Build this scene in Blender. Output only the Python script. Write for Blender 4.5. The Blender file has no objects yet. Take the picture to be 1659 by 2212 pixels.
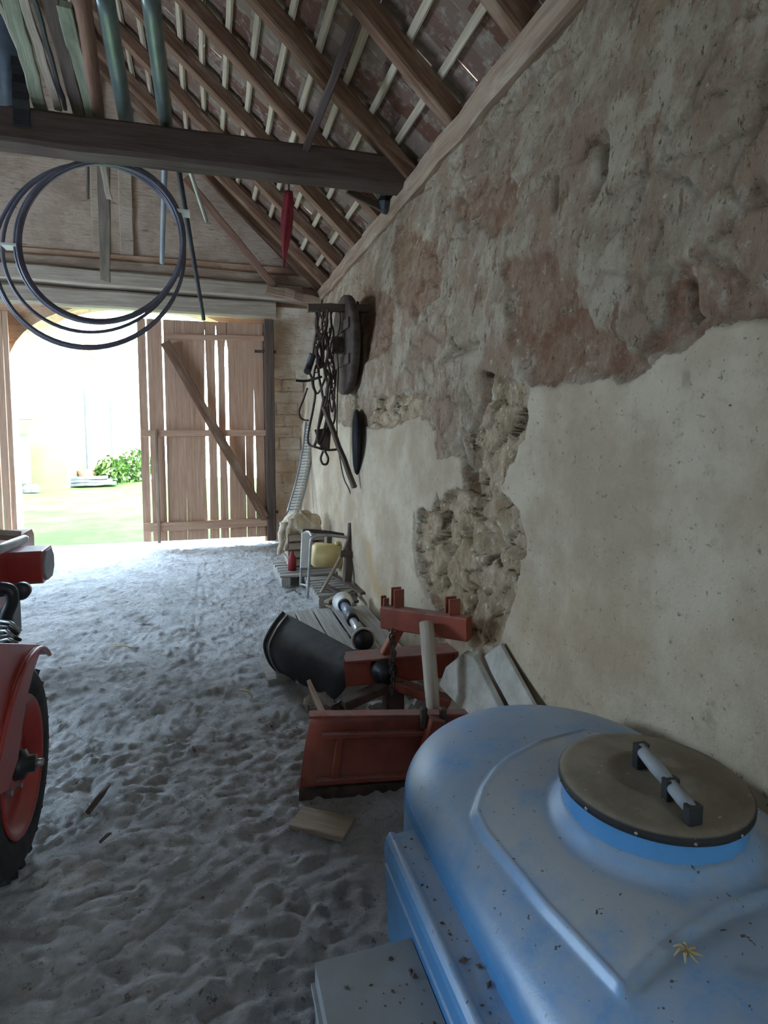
import bpy, bmesh, math, random
import numpy as np
from mathutils import Vector, Matrix

# ------------------------------------------------------------------ camera, sky, sun, exposure
SC = bpy.context.scene
F = 1280.0; CX = 829.5; TH = math.radians(4.5); VX, VY = 448.0, 935.0
CY = VY + F * math.tan(TH)
PSI = math.atan((CX - VX) / F * math.cos(TH))
C0 = np.array([0, 0, 1.6])
s_, c_, st_, ct_ = math.sin(PSI), math.cos(PSI), math.sin(TH), math.cos(TH)
RT = np.array([c_, -s_, 0]); FW = np.array([s_ * ct_, c_ * ct_, -st_]); UP = np.array([s_ * st_, c_ * st_, ct_])
cam_d = bpy.data.cameras.new('camera'); cam = bpy.data.objects.new('camera', cam_d)
SC.collection.objects.link(cam); SC.camera = cam
cam.matrix_world = Matrix(((RT[0], UP[0], -FW[0], 0), (RT[1], UP[1], -FW[1], 0), (RT[2], UP[2], -FW[2], 1.6), (0, 0, 0, 1)))
cam_d.sensor_fit = 'VERTICAL'; cam_d.sensor_height = 36.0; cam_d.lens = 36.0 * F / 2212
cam_d.shift_y = -(1106 - CY) / 2212.0
cam_d.clip_start = 0.05; cam_d.clip_end = 300

SC.view_settings.view_transform = 'Standard'; SC.view_settings.look = 'None'
SC.view_settings.gamma = 1.0; SC.view_settings.use_curve_mapping = False
SC.view_settings.exposure = 4.65
SC.cycles.max_bounces = 8; SC.cycles.diffuse_bounces = 5; SC.cycles.glossy_bounces = 3
SC.cycles.sample_clamp_indirect = 6.0; SC.cycles.caustics_reflective = False; SC.cycles.caustics_refractive = False
W = bpy.data.worlds.new('sky'); SC.world = W; W.use_nodes = True
bg = W.node_tree.nodes['Background']; bg.inputs[0].default_value = (0.58, 0.78, 1.0, 1); bg.inputs[1].default_value = 1.6
sd = bpy.data.lights.new('sun', 'SUN'); sd.energy = 1.0; sd.angle = math.radians(1.5); sd.color = (1, .93, .82)
so = bpy.data.objects.new('sun', sd); SC.collection.objects.link(so)
so.rotation_euler = Vector((-0.45, 0.72, -0.95)).to_track_quat('-Z', 'Y').to_euler()   # from behind the barn onto the yard
def portal(name, loc, rot, sx, sy):
    l = bpy.data.lights.new(name, 'AREA'); l.shape = 'RECTANGLE'; l.size = sx; l.size_y = sy
    l.cycles.is_portal = True
    o = bpy.data.objects.new(name, l); SC.collection.objects.link(o); o.location = loc; o.rotation_euler = rot
portal('gate_portal', (-0.8, 9.35, 1.6), (math.radians(-90), 0, 0), 4.2, 3.3)
portal('side_portal', (-6.35, 5.1, 2.1), (0, math.radians(-90), 0), 1.5, 2.9)  # sky portal for the added opening in the unseen left wall

# ------------------------------------------------------------------ measuring and noise helpers
def ray(px, py): return RT * (px - CX) / F + UP * (CY - py) / F + FW
def at(px, py, **k):
    d = ray(px, py); (a, v), = k.items(); i = 'xyz'.index(a)
    return Vector(C0 + d * (v - C0[i]) / d[i])
def wall_x(z): return 1.30 + 0.38 * (max(min(z, 3.65), 0) / 3.65) ** 3
def at_wall(px, py):
    x = 1.4
    for _ in range(8):
        p = at(px, py, x=x); x = wall_x(p.z)
    return p
rs = np.random.RandomState(7)
_tab = rs.rand(64, 64)
def vn(x, y):
    xi = np.floor(x).astype(int); yi = np.floor(y).astype(int)
    fx = x - xi; fy = y - yi; fx = fx * fx * (3 - 2 * fx); fy = fy * fy * (3 - 2 * fy)
    a = _tab[xi % 64, yi % 64]; b = _tab[(xi + 1) % 64, yi % 64]; c = _tab[xi % 64, (yi + 1) % 64]; d = _tab[(xi + 1) % 64, (yi + 1) % 64]
    return (a * (1 - fx) + b * fx) * (1 - fy) + (c * (1 - fx) + d * fx) * fy
def fbm(x, y, o=4, g=.5):
    t = 0; a = 1; n = 0
    for i in range(o):
        t = t + a * vn(x * 2 ** i + 17.3 * i, y * 2 ** i + 5.1 * i); n += a; a *= g
    return t / n
def voro(x, y, seed=1):
    r = np.random.RandomState(seed); ox = r.rand(64, 64); oy = r.rand(64, 64)
    xi = np.floor(x).astype(int); yi = np.floor(y).astype(int)
    f1 = np.full(x.shape, 9.0); f2 = f1.copy(); cid = np.zeros(x.shape)
    for i in (-1, 0, 1):
        for j in (-1, 0, 1):
            gx = xi + i; gy = yi + j
            d = np.hypot(gx + ox[gx % 64, gy % 64] - x, gy + oy[gx % 64, gy % 64] - y)
            n = d < f1
            f2 = np.where(n, f1, np.minimum(f2, d)); cid = np.where(n, ox[gx % 64, gy % 64], cid); f1 = np.where(n, d, f1)
    return f1, f2, cid
def sdf(px, py, poly):
    d = np.full(px.shape, 1e9); ins = np.zeros(px.shape, bool); n = len(poly)
    for i in range(n):
        x0, y0 = poly[i]; x1, y1 = poly[(i + 1) % n]
        ex, ey = x1 - x0, y1 - y0; t = np.clip(((px - x0) * ex + (py - y0) * ey) / (ex * ex + ey * ey + 1e-12), 0, 1)
        d = np.minimum(d, np.hypot(px - x0 - t * ex, py - y0 - t * ey))
        if abs(ey) > 1e-9: ins ^= ((y0 > py) != (y1 > py)) & (px < (x1 - x0) * (py - y0) / ey + x0)
    return np.where(ins, d, -d)
def pdist(px, py, pts):
    d = np.full(px.shape, 1e9)
    for (x0, y0), (x1, y1) in zip(pts[:-1], pts[1:]):
        ex, ey = x1 - x0, y1 - y0; t = np.clip(((px - x0) * ex + (py - y0) * ey) / (ex * ex + ey * ey + 1e-12), 0, 1)
        d = np.minimum(d, np.hypot(px - x0 - t * ex, py - y0 - t * ey))
    return d
def sstep(a, b, x):
    t = np.clip((x - a) / (b - a), 0, 1); return t * t * (3 - 2 * t)

# ------------------------------------------------------------------ materials
class NT:
    def __init__(s, name):
        s.m = bpy.data.materials.new(name); s.m.use_nodes = True; s.t = s.m.node_tree; s.b = s.t.nodes['Principled BSDF']
    def n(s, ty, **k):
        o = s.t.nodes.new(ty)
        for a, v in k.items(): setattr(o, a, v)
        return o
    def l(s, a, b): s.t.links.new(a, b)
    def noise(s, vec, scale, detail=4, rough=.6):
        o = s.n('ShaderNodeTexNoise'); o.inputs['Scale'].default_value = scale; o.inputs['Detail'].default_value = detail; o.inputs['Roughness'].default_value = rough
        s.l(vec, o.inputs['Vector']); return o.outputs['Fac']
    def ramp(s, fac, a, b):
        o = s.n('ShaderNodeMapRange'); o.interpolation_type = 'SMOOTHSTEP'
        o.inputs['From Min'].default_value = a; o.inputs['From Max'].default_value = b
        s.l(fac, o.inputs['Value']); return o.outputs['Result']
    def mix(s, fac, a, b):
        o = s.n('ShaderNodeMix', data_type='RGBA')
        if isinstance(fac, (int, float)): o.inputs[0].default_value = fac
        else: s.l(fac, o.inputs[0])
        for i, v in ((6, a), (7, b)):
            if isinstance(v, tuple): o.inputs[i].default_value = (*v, 1)
            else: s.l(v, o.inputs[i])
        return o.outputs[2]
    def math(s, op, a, b=None):
        o = s.n('ShaderNodeMath', operation=op)
        for i, v in ((0, a), (1, b)):
            if v is None: continue
            if isinstance(v, (int, float)): o.inputs[i].default_value = v
            else: s.l(v, o.inputs[i])
        return o.outputs[0]
    def attr(s, name):
        o = s.n('ShaderNodeAttribute'); o.attribute_name = name; return o
    def pos(s): return s.n('ShaderNodeNewGeometry').outputs['Position']
    def obj(s): return s.n('ShaderNodeTexCoord').outputs['Object']
    def scale(s, v, sc):
        o = s.n('ShaderNodeVectorMath', operation='MULTIPLY'); s.l(v, o.inputs[0]); o.inputs[1].default_value = sc; return o.outputs[0]
    def nz(s):
        o = s.n('ShaderNodeSeparateXYZ'); s.l(s.n('ShaderNodeNewGeometry').outputs['Normal'], o.inputs[0]); return o.outputs[2]
    def bump(s, h, strength, dist=.01):
        o = s.n('ShaderNodeBump'); o.inputs['Strength'].default_value = strength; o.inputs['Distance'].default_value = dist
        s.l(h, o.inputs['Height']); s.l(o.outputs[0], s.b.inputs['Normal'])
    def fin(s, col, rough=.8, metal=0, spec=.3):
        if isinstance(col, tuple): s.b.inputs['Base Color'].default_value = (*col, 1)
        else: s.l(col, s.b.inputs['Base Color'])
        if isinstance(rough, (int, float)): s.b.inputs['Roughness'].default_value = rough
        else: s.l(rough, s.b.inputs['Roughness'])
        s.b.inputs['Metallic'].default_value = metal; s.b.inputs['Specular IOR Level'].default_value = spec
        return s.m
def wood(name, c1, c2, c3=None, rough=.75, grain=1.0):
    m = NT(name); g = m.attr('gc').outputs['Vector']
    f = m.noise(m.scale(g, (1.2, 22, 22)), 1.5 * grain, 6, .7); f2 = m.noise(m.scale(g, (1.5, 5, 5)), 1.3, 4)
    col = m.mix(m.ramp(f, .3, .7), c1, c2)
    if c3: col = m.mix(m.ramp(f2, .48, .72), col, c3)
    m.bump(f, .5, .008); return m.fin(col, rough, 0, .2)
def plain(name, c1, c2, scale=6, rough=.6, metal=0, spec=.4, dust=None, bump=.2, dustamt=.5):
    m = NT(name); p = m.obj(); f = m.noise(p, scale, 6, .65)
    col = m.mix(m.ramp(f, .35, .68), c1, c2); r = rough
    if dust:
        d = m.math('MULTIPLY', m.ramp(m.nz(), .2, .95), m.ramp(m.noise(p, scale * 2.5, 5, .7), .25, .65))
        d = m.math('MULTIPLY', d, dustamt); col = m.mix(d, col, dust)
        r = m.math('ADD', m.math('MULTIPLY', d, .9 - rough), rough)
    m.bump(m.noise(p, scale * 8, 4), bump, .004); return m.fin(col, r, metal, spec)
M = {}
M['old_wood'] = wood('old_wood', (.20, .13, .09), (.36, .25, .175), (.42, .32, .24))
M['rafter'] = wood('rafter_wood', (.12, .06, .035), (.23, .13, .08), (.28, .19, .13))
M['batten'] = wood('batten_wood', (.34, .27, .19), (.5, .41, .30))
M['tie'] = wood('tie_wood', (.065, .042, .034), (.12, .08, .065), (.11, .08, .07))
M['grey_wood'] = wood('grey_wood', (.28, .22, .165), (.46, .38, .30), (.34, .27, .21))
M['door_wood'] = wood('door_wood', (.40, .22, .14), (.55, .36, .25), (.47, .29, .20))  # flare lightening over the gate boards is put into this base colour
M['pallet_wood'] = wood('pallet_wood', (.26, .24, .22), (.44, .41, .37))
M['green_plank'] = wood('green_plank', (.20, .21, .14), (.34, .35, .25), (.15, .16, .11))
M['dark_wood'] = wood('dark_wood', (.07, .05, .04), (.14, .10, .08))
M['red_wood'] = wood('red_wood', (.17, .085, .055), (.27, .15, .105))
M['handle_wood'] = wood('handle_wood', (.36, .30, .24), (.52, .45, .37))
M['black'] = plain('black_plastic', (.012, .012, .014), (.03, .03, .034), 5, .45)
M['soot'] = plain('sooty_iron', (.018, .018, .02), (.035, .035, .038), 6, .95, 0, .05)
M['hose'] = plain('hose_plastic', (.08, .075, .10), (.13, .12, .155), 5, .4)  # paler than the hose itself: flare haze painted into the tone
M['pipe'] = plain('pipe_paint', (.10, .135, .12), (.16, .19, .17), 4, .35, .3, .5)
M['rust'] = plain('rusty_iron', (.045, .03, .024), (.10, .065, .05), 12, .8)
M['red_paint'] = plain('red_paint', (.36, .035, .028), (.27, .028, .022), 5, .32, 0, .5, (.3, .24, .21), dustamt=.25)
M['orange_red'] = plain('orange_red_paint', (.33, .075, .045), (.20, .055, .035), 7, .5, 0, .4, (.30, .26, .24), dustamt=.6)
M['steel'] = plain('dull_steel', (.42, .42, .42), (.3, .3, .31), 8, .4, .7)
M['mould'] = plain('dark_steel', (.03, .03, .035), (.05, .05, .056), 6, .55, .1, .4, (.2, .19, .18), dustamt=.3)
M['white_plastic'] = plain('white_plastic', (.85, .84, .80), (.72, .71, .68), 5, .5)
M['cream'] = plain('cream_plastic', (.66, .52, .24), (.55, .42, .2), 4, .5)
M['blue_steel'] = plain('blue_tube', (.12, .16, .22), (.2, .24, .30), 5, .35, .2)
M['rubber'] = plain('rubber', (.02, .02, .022), (.045, .045, .045), 8, .8, 0, .2, (.2, .19, .18), dustamt=.6)
M['sack'] = plain('sack_cloth', (.50, .41, .30), (.72, .62, .49), 14, .95, 0, .05, bump=.6)
M['red_cloth'] = plain('red_cloth', (.26, .022, .032), (.19, .016, .024), 8, .6)
M['stone'] = plain('broken_stone', (.38, .36, .33), (.55, .52, .48), 12, .9, 0, .1, bump=.6)
M['concrete'] = plain('concrete', (.34, .31, .26), (.50, .47, .41), 7, .9, 0, .1, bump=.5)
M['cover'] = plain('grey_plastic_cover', (.27, .29, .31), (.21, .23, .25), 5, .6, 0, .35, (.24, .23, .22), dustamt=.6)
M['white_paint'] = plain('white_limewash', (.8, .8, .78), (.7, .7, .68), 2, .9)
M['yellow_wall'] = plain('yellow_limewash', (.085, .074, .04), (.065, .058, .03), 1.2, .9)
M['seam'] = plain('seam_shade', (.05, .055, .05), (.07, .075, .07), 4, .9)
M['yard_slab'] = plain('yard_slab', (.045, .05, .05), (.08, .085, .08), 4, .9)
M['yard_roof'] = plain('yard_roof', (.16, .085, .05), (.13, .07, .045), 4, .9)
M['leaf'] = plain('leaf', (.05, .10, .015), (.08, .14, .025), 9, .7)
M['roof_red'] = plain('roof_clay', (.5, .25, .14), (.42, .2, .12), 5, .8)
M['hair'] = plain('straw', (.4, .3, .16), (.5, .38, .2), 9, .9)

# ------------------------------------------------------------------ mesh builder
class MB:
    def __init__(s): s.v = []; s.f = []; s.sm = []; s.g = []
    def add(s, vs, fs, smooth=False, gc=None):
        b = len(s.v); s.v += [Vector(v) for v in vs]; s.f += [tuple(i + b for i in f) for f in fs]; s.sm += [smooth] * len(fs)
        s.g += [Vector(v) for v in (gc or vs)]; return s
    def beam(s, a, b, w, h, up=(0, 0, 1), n=1, jit=0, seed=0, taper=1.0, ch=.12):
        """timber from a to b; w sideways, h along up; chamfered edges, optional crookedness"""
        a = Vector(a); b = Vector(b); d = (b - a); L = d.length; d.normalize(); up = Vector(up)
        side = d.cross(up).normalized(); u = side.cross(d).normalized(); r = random.Random(seed)
        c = min(w, h) * ch; off = r.random() * 50
        prof = [(-w / 2 + c, -h / 2), (w / 2 - c, -h / 2), (w / 2, -h / 2 + c), (w / 2, h / 2 - c), (w / 2 - c, h / 2), (-w / 2 + c, h / 2), (-w / 2, h / 2 - c), (-w / 2, -h / 2 + c)]
        vs = []; gc = []
        for i in range(n + 1):
            t = i / n; k = 1 + (taper - 1) * t; jx = (r.random() - .5) * jit; jy = (r.random() - .5) * jit
            if i in (0, n): jx = jy = 0
            for (p, q) in prof:
                e = (r.random() - .5) * jit * .35
                vs.append(a + d * L * t + side * (p * k + jx + e) + u * (q * k + jy + e)); gc.append((L * t + off, p + off, q))
        fs = []
        for i in range(n):
            for j in range(8): fs.append((i * 8 + j, i * 8 + (j + 1) % 8, i * 8 + 8 + (j + 1) % 8, i * 8 + 8 + j))
        fs.append(tuple(range(7, -1, -1))); fs.append(tuple(n * 8 + j for j in range(8)))
        return s.add(vs, fs, False, gc)
    def box(s, c, sz, rz=0, rx=0, ry=0, ch=.08):
        R = Matrix.Rotation(rz, 3, 'Z') @ Matrix.Rotation(ry, 3, 'Y') @ Matrix.Rotation(rx, 3, 'X')
        c = Vector(c); e = R @ Vector((sz[0] / 2, 0, 0))
        return s.beam(c - e, c + e, sz[1], sz[2], R @ Vector((0, 0, 1)), ch=ch)
    def tube(s, pts, r, seg=10, closed=False, cap=True):
        P = [Vector(p) for p in pts]; n = len(P); R = r if isinstance(r, (list, tuple)) else [r] * n
        vs = []; gc = []; L = 0; pu = None; off = random.random() * 9
        for i, p in enumerate(P):
            if closed: t = P[(i + 1) % n] - P[i - 1]
            else: t = P[min(i + 1, n - 1)] - P[max(i - 1, 0)]
            t.normalize()
            if pu is None: pu = t.orthogonal().normalized()
            pu = (pu - t * pu.dot(t)).normalized(); w = t.cross(pu)
            if i: L += (p - P[i - 1]).length
            for k in range(seg):
                a = 2 * math.pi * k / seg; vs.append(p + (pu * math.cos(a) + w * math.sin(a)) * R[i]); gc.append((L + off, R[i] * math.cos(a) + off, R[i] * math.sin(a)))
        fs = []
        for i in range(n if closed else n - 1):
            j = (i + 1) % n
            for k in range(seg): fs.append((i * seg + k, i * seg + (k + 1) % seg, j * seg + (k + 1) % seg, j * seg + k))
        s.add(vs, fs, True, gc)
        if cap and not closed:
            b = len(s.v) - len(vs)
            s.f.append(tuple(b + k for k in range(seg - 1, -1, -1))); s.f.append(tuple(b + (n - 1) * seg + k for k in range(seg))); s.sm += [False, False]
        return s
    def lathe(s, o, ax, prof, seg=40, smooth=True):
        """prof = [(radius, height along ax)]"""
        o = Vector(o); ax = Vector(ax).normalized(); u = ax.orthogonal().normalized(); w = ax.cross(u); vs = []
        for (r, h) in prof:
            for k in range(seg):
                a = 2 * math.pi * k / seg; vs.append(o + ax * h + (u * math.cos(a) + w * math.sin(a)) * max(r, 1e-4))
        fs = []
        for i in range(len(prof) - 1):
            for k in range(seg): fs.append((i * seg + k, i * seg + (k + 1) % seg, (i + 1) * seg + (k + 1) % seg, (i + 1) * seg + k))
        return s.add(vs, fs, smooth)
    def prism(s, poly, off):
        """closed polygon of 3D points pushed along off"""
        off = Vector(off); n = len(poly); P = [Vector(p) for p in poly]
        vs = P + [p + off for p in P]; fs = [tuple(range(n - 1, -1, -1)), tuple(range(n, 2 * n))] + [(i, (i + 1) % n, (i + 1) % n + n, i + n) for i in range(n)]
        return s.add(vs, fs)
    def sheet(s, rows, th, smooth=True, nrm=None):
        """grid of points with a thickness"""
        R = len(rows); K = len(rows[0]); P = [[Vector(p) for p in r] for r in rows]; N = []
        for i in range(R):
            q = []
            for j in range(K):
                a = P[min(i + 1, R - 1)][j] - P[max(i - 1, 0)][j]; b = P[i][min(j + 1, K - 1)] - P[i][max(j - 1, 0)]
                q.append(a.cross(b).normalized())
            N.append(q)
        vs = [P[i][j] for i in range(R) for j in range(K)] + [P[i][j] - N[i][j] * th for i in range(R) for j in range(K)]
        o = R * K; fs = []
        for i in range(R - 1):
            for j in range(K - 1):
                a, b, c, d = i * K + j, i * K + j + 1, (i + 1) * K + j + 1, (i + 1) * K + j
                fs += [(a, b, c, d), (o + d, o + c, o + b, o + a)]
        for i in range(R - 1):
            a, d = i * K, (i + 1) * K; fs.append((a, d, o + d, o + a)); a, d = i * K + K - 1, (i + 1) * K + K - 1; fs.append((d, a, o + a, o + d))
        for j in range(K - 1):
            fs.append((j + 1, j, o + j, o + j + 1)); a = (R - 1) * K + j; fs.append((a, a + 1, o + a + 1, o + a))
        return s.add(vs, fs, smooth)
    def build(s, name, m, parent=None, bevel=0, sub=0, fix=True):
        if parent: o0 = parent_base(parent)
        else:
            V = s.v; o0 = Vector(((min(v.x for v in V) + max(v.x for v in V)) / 2, (min(v.y for v in V) + max(v.y for v in V)) / 2, min(v.z for v in V)))
        me = bpy.data.meshes.new(name); me.from_pydata([v - o0 for v in s.v], [], s.f)
        me.polygons.foreach_set('use_smooth', s.sm)
        at_ = me.attributes.new('gc', 'FLOAT_VECTOR', 'POINT'); at_.data.foreach_set('vector', [c for g in s.g for c in g])
        if fix:
            bm = bmesh.new(); bm.from_mesh(me); bmesh.ops.recalc_face_normals(bm, faces=bm.faces); bm.to_mesh(me); bm.free()
        me.materials.append(m); o = bpy.data.objects.new(name, me); SC.collection.objects.link(o)
        if parent: o.parent = parent
        else: o.location = o0
        if bevel:
            b = o.modifiers.new('bevel', 'BEVEL'); b.width = bevel; b.segments = 2; b.limit_method = 'ANGLE'
        if sub:
            b = o.modifiers.new('subdivision', 'SUBSURF'); b.levels = sub; b.render_levels = sub
        return o
def parent_base(p):
    t = Vector((0, 0, 0))
    while p: t += p.location; p = p.parent
    return t
def tag(o, label, cat, group=None, kind=None):
    o['label'] = label; o['category'] = cat
    if group: o['group'] = group
    if kind: o['kind'] = kind
    return o
def thing(name, label, cat, loc, group=None):
    o = bpy.data.objects.new(name, None); SC.collection.objects.link(o); o.location = loc; o.empty_display_size = .1
    return tag(o, label, cat, group)
def struct(o): o['kind'] = 'structure'; return o
def spline(pts, n=10):
    P = [Vector(p) for p in pts]; out = []
    for i in range(len(P) - 1):
        a = P[max(i - 1, 0)]; b = P[i]; c = P[i + 1]; d = P[min(i + 2, len(P) - 1)]
        for k in range(n):
            t = k / n; out.append(.5 * ((2 * b) + (c - a) * t + (2 * a - 5 * b + 4 * c - d) * t * t + (3 * b - a - 3 * c + d) * t ** 3))
    return out + [P[-1]]
def grid_obj(name, X, Y, Z, m, attrs=None, parent=None, smooth=True):
    R, K = X.shape; co = np.stack([X, Y, Z], -1).reshape(-1, 3).astype(np.float32)
    i = np.arange(R - 1)[:, None] * K + np.arange(K - 1)[None]; q = np.stack([i, i + 1, i + K + 1, i + K], -1).reshape(-1)
    me = bpy.data.meshes.new(name); me.vertices.add(R * K); me.vertices.foreach_set('co', co.reshape(-1))
    nf = (R - 1) * (K - 1); me.loops.add(nf * 4); me.loops.foreach_set('vertex_index', q.astype(np.int32)); me.polygons.add(nf)
    me.polygons.foreach_set('loop_start', np.arange(nf, dtype=np.int32) * 4); me.polygons.foreach_set('loop_total', np.full(nf, 4, np.int32))
    me.polygons.foreach_set('use_smooth', np.full(nf, smooth)); me.update(); me.validate()
    for k, v in (attrs or {}).items():
        a = me.attributes.new(k, 'FLOAT', 'POINT'); a.data.foreach_set('value', v.reshape(-1).astype(np.float32))
    me.materials.append(m); o = bpy.data.objects.new(name, me); SC.collection.objects.link(o)
    if parent: o.parent = parent
    return o

# ------------------------------------------------------------------ FLOOR
BY = 8.9          # inner face of the gate wall
def floor_mat():
    m = NT('trodden_earth'); p = m.pos()
    col = m.mix(m.ramp(m.noise(p, 4, 9, .75), .34, .64), (.52, .51, .505), (.78, .775, .78))
    col = m.mix(m.ramp(m.attr('dark').outputs['Fac'], .3, .8), col, (.14, .13, .125))
    col = m.mix(m.ramp(m.noise(p, 60, 3, .7), .64, .72), col, (.74, .73, .72))
    col = m.mix(m.ramp(m.noise(m.scale(p, (1, 1, 1)), 26, 6, .8), .56, .66), col, (.24, .22, .20))
    h = m.math('ADD', m.noise(p, 35, 6, .7), m.math('MULTIPLY', m.noise(p, 130, 3, .7), .4)); m.bump(h, 1.0, .045)
    return m.fin(col, .9, 0, .25)
ys = np.concatenate([np.linspace(-3, .6, 40), np.arange(.62, 3.2, .0125), np.arange(3.2, 9.3, .025)])
xs = np.concatenate([np.linspace(-6.4, -1.8, 60), np.arange(-1.78, 1.45, .0125)])
Y, X = np.meshgrid(ys, xs, indexing='ij')
def ridg(x, y, o=3):
    t = 0; a = 1
    for i in range(o): t = t + a * (1 - np.abs(2 * vn(x * 2 ** i + 3 * i, y * 2 ** i + 9 * i) - 1)); a *= .5
    return t / 1.75
Z = .012 * (fbm(X * 23, Y * 30, 3, .6) - .5) + .055 * (fbm(X * .9, Y * .9, 3) - .5) + .034 * (fbm(X * 6 + Y, Y * 7.5, 4) - .5)
amp = .45 + .55 * sstep(5.5, 2.5, Y) + .6 * sstep(2.2, 1.4, Y)
Z += amp * .020 * (ridg(X * 11 + 2 * fbm(X * 3, Y * 3), Y * 15, 3) - .6)
Z += (.5 + .5 * amp) * .017 * (ridg(X * 27 + 3 * fbm(X * 8, Y * 8), Y * 34 + 2 * fbm(X * 7 + 3, Y * 7), 2) - .6)
f1, f2, cid = voro(X * 14 + 1.5 * vn(X * 6, Y * 6), Y * 14)
Z += (.4 + .6 * amp) * .030 * np.clip(.62 - f1, 0, 1) * (cid > .60)
f1, f2, cid = voro(X * 26 + 3 * vn(X * 9, Y * 9), Y * 26 + 2 * vn(X * 8 + 2, Y * 8), 4)
Z += .5 * .016 * (np.clip(.6 - f1, 0, 1) * (cid > .45) - .2)
# hollows, tyre lug prints
for (a, b, w, dep) in (((315, 1335), (345, 1350), .09, .03), ((180, 1690), (215, 1725), .05, .035), ((390, 1590), (430, 1570), .04, .03), ((315, 1550), (370, 1530), .05, .02)):
    A = at(*a, z=0); B = at(*b, z=0); Z -= dep * np.exp(-(pdist(X, Y, [(A.x, A.y), (B.x, B.y)]) / w) ** 2)
for off in (-14, 14):
    A = at(275 + off, 1790, z=0); B = at(415 + off, 1560, z=0); B2 = at(440 + off * .4, 1210, z=0)
    d = pdist(X, Y, [(A.x, A.y), (B.x, B.y), (B2.x, B2.y)])
    Z -= .012 * np.exp(-(d / .022) ** 2) * (.5 + .5 * np.sign(np.sin(Y * 95)))
Z = np.where(X > 1.25, Z * .4, Z) * sstep(9.3, 8.9, Y)
dark = sstep(.55, .75, fbm(X * 2.3 + 4, Y * 2.3, 4)) * sstep(2.6, 1.2, Y) * .5
A = at(318, 1342, z=0); dark = np.maximum(dark, .8 * np.exp(-(np.hypot(X - A.x, Y - A.y) / .09) ** 2))
fl = struct(grid_obj('floor', X, Y, Z, floor_mat(), {'dark': dark}))

# ------------------------------------------------------------------ RIGHT WALL
def wall_mat():
    m = NT('old_wall'); p = m.pos()
    fine = m.noise(p, 45, 4, .7); jag = m.math('MULTIPLY', m.math('SUBTRACT', m.noise(p, 22, 5, .7), .5), .05)
    def th(name, soft=.006): return m.ramp(m.math('ADD', m.attr(name).outputs['Fac'], jag), -soft, soft)
    up = m.mix(m.ramp(m.noise(p, 3.2, 7, .7), .36, .62), (.34, .25, .17), (.54, .44, .33))
    up = m.mix(m.ramp(m.noise(m.scale(p, (1, 1.3, 1)), 2.2, 7, .75), .46, .58), up, (.38, .255, .175))
    up = m.mix(m.ramp(m.noise(m.scale(p, (1, 2.4, 1)), 5, 6, .75), .56, .64), up, (.27, .165, .105))
    red = m.mix(m.ramp(m.noise(p, 7, 5, .7), .35, .62), (.25, .13, .08), (.38, .25, .17))
    redm = m.math('MULTIPLY', th('red', .03), m.ramp(m.noise(p, 9, 6, .75), .36, .50))
    up = m.mix(redm, up, red)
    up = m.mix(m.ramp(m.noise(m.scale(p, (1, 1.6, .8)), 26, 5, .8), .56, .66), up, (.14, .105, .065))
    up = m.mix(m.ramp(m.noise(p, 14, 5, .8), .60, .70), up, (.62, .55, .42))
    stn = m.mix(m.ramp(m.noise(p, 6, 6, .7), .35, .65), (.38, .26, .155), (.60, .46, .32))
    stn = m.mix(m.ramp(m.attr('joint').outputs['Fac'], .0, .7), (.13, .085, .05), stn)
    pl = m.mix(m.ramp(m.noise(p, 1.7, 7, .65), .35, .68), (.37, .285, .20), (.53, .445, .335))
    pl = m.mix(m.ramp(m.noise(p, 4.5, 8, .8), .54, .72), pl, (.33, .265, .185))
    pl = m.mix(m.ramp(m.noise(p, 33, 4, .75), .60, .70), pl, (.21, .175, .13))
    pl = m.mix(m.ramp(m.noise(p, 75, 2, .6), .70, .76), pl, (.10, .09, .07))
    stn = m.mix(m.ramp(m.noise(p, 18, 5, .8), .56, .66), stn, (.80, .70, .54)); stn = m.mix(m.ramp(m.noise(m.scale(p, (1, 2.5, 1)), 16, 5, .8), .57, .68), stn, (.20, .13, .07))
    col = m.mix(th('stone', .01), up, stn); col = m.mix(th('plaster'), col, pl)
    och = m.attr('ochre').outputs['Fac']; col = m.mix(och, col, (.40, .27, .13))
    rough = m.math('SUBTRACT', 1, m.math('MULTIPLY', th('plaster'), .72))
    h = m.math('MULTIPLY', m.math('ADD', m.noise(p, 28, 8, .75), m.math('MULTIPLY', m.noise(m.scale(p, (1, 1.5, .7)), 12, 5, .7), .8)), rough)
    m.bump(h, .9, .03); return m.fin(col, .95, 0, .1)
ys = np.concatenate([np.arange(-2, .9, .04), np.arange(.9, 4.5, .0125), np.arange(4.5, 9.31, .02)])
zs = np.arange(-.03, 3.74, .0125)
Y, Z = np.meshgrid(ys, zs, indexing='ij')
def wp(pts): return [(q.y, q.z) for q in (at_wall(*p) for p in pts)]
def jn(a, k=.05, s=9): return a + k * (fbm(Y * s, Z * s, 4, .6) - .5)
P1 = [(-2.1, 1.95)] + wp([(1659, 690), (1560, 700), (1490, 745), (1440, 765), (1390, 815), (1330, 822), (1250, 830), (1220, 828), (1150, 838), (1146, 880), (1140, 950), (1105, 1005), (1090, 1060), (1130, 1110), (1140, 1190), (1112, 1290), (1100, 1330), (1085, 1395), (1030, 1400)]) + [(2.9, .6), (3.2, .3), (3.2, -.1), (-2.1, -.1)]
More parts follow.
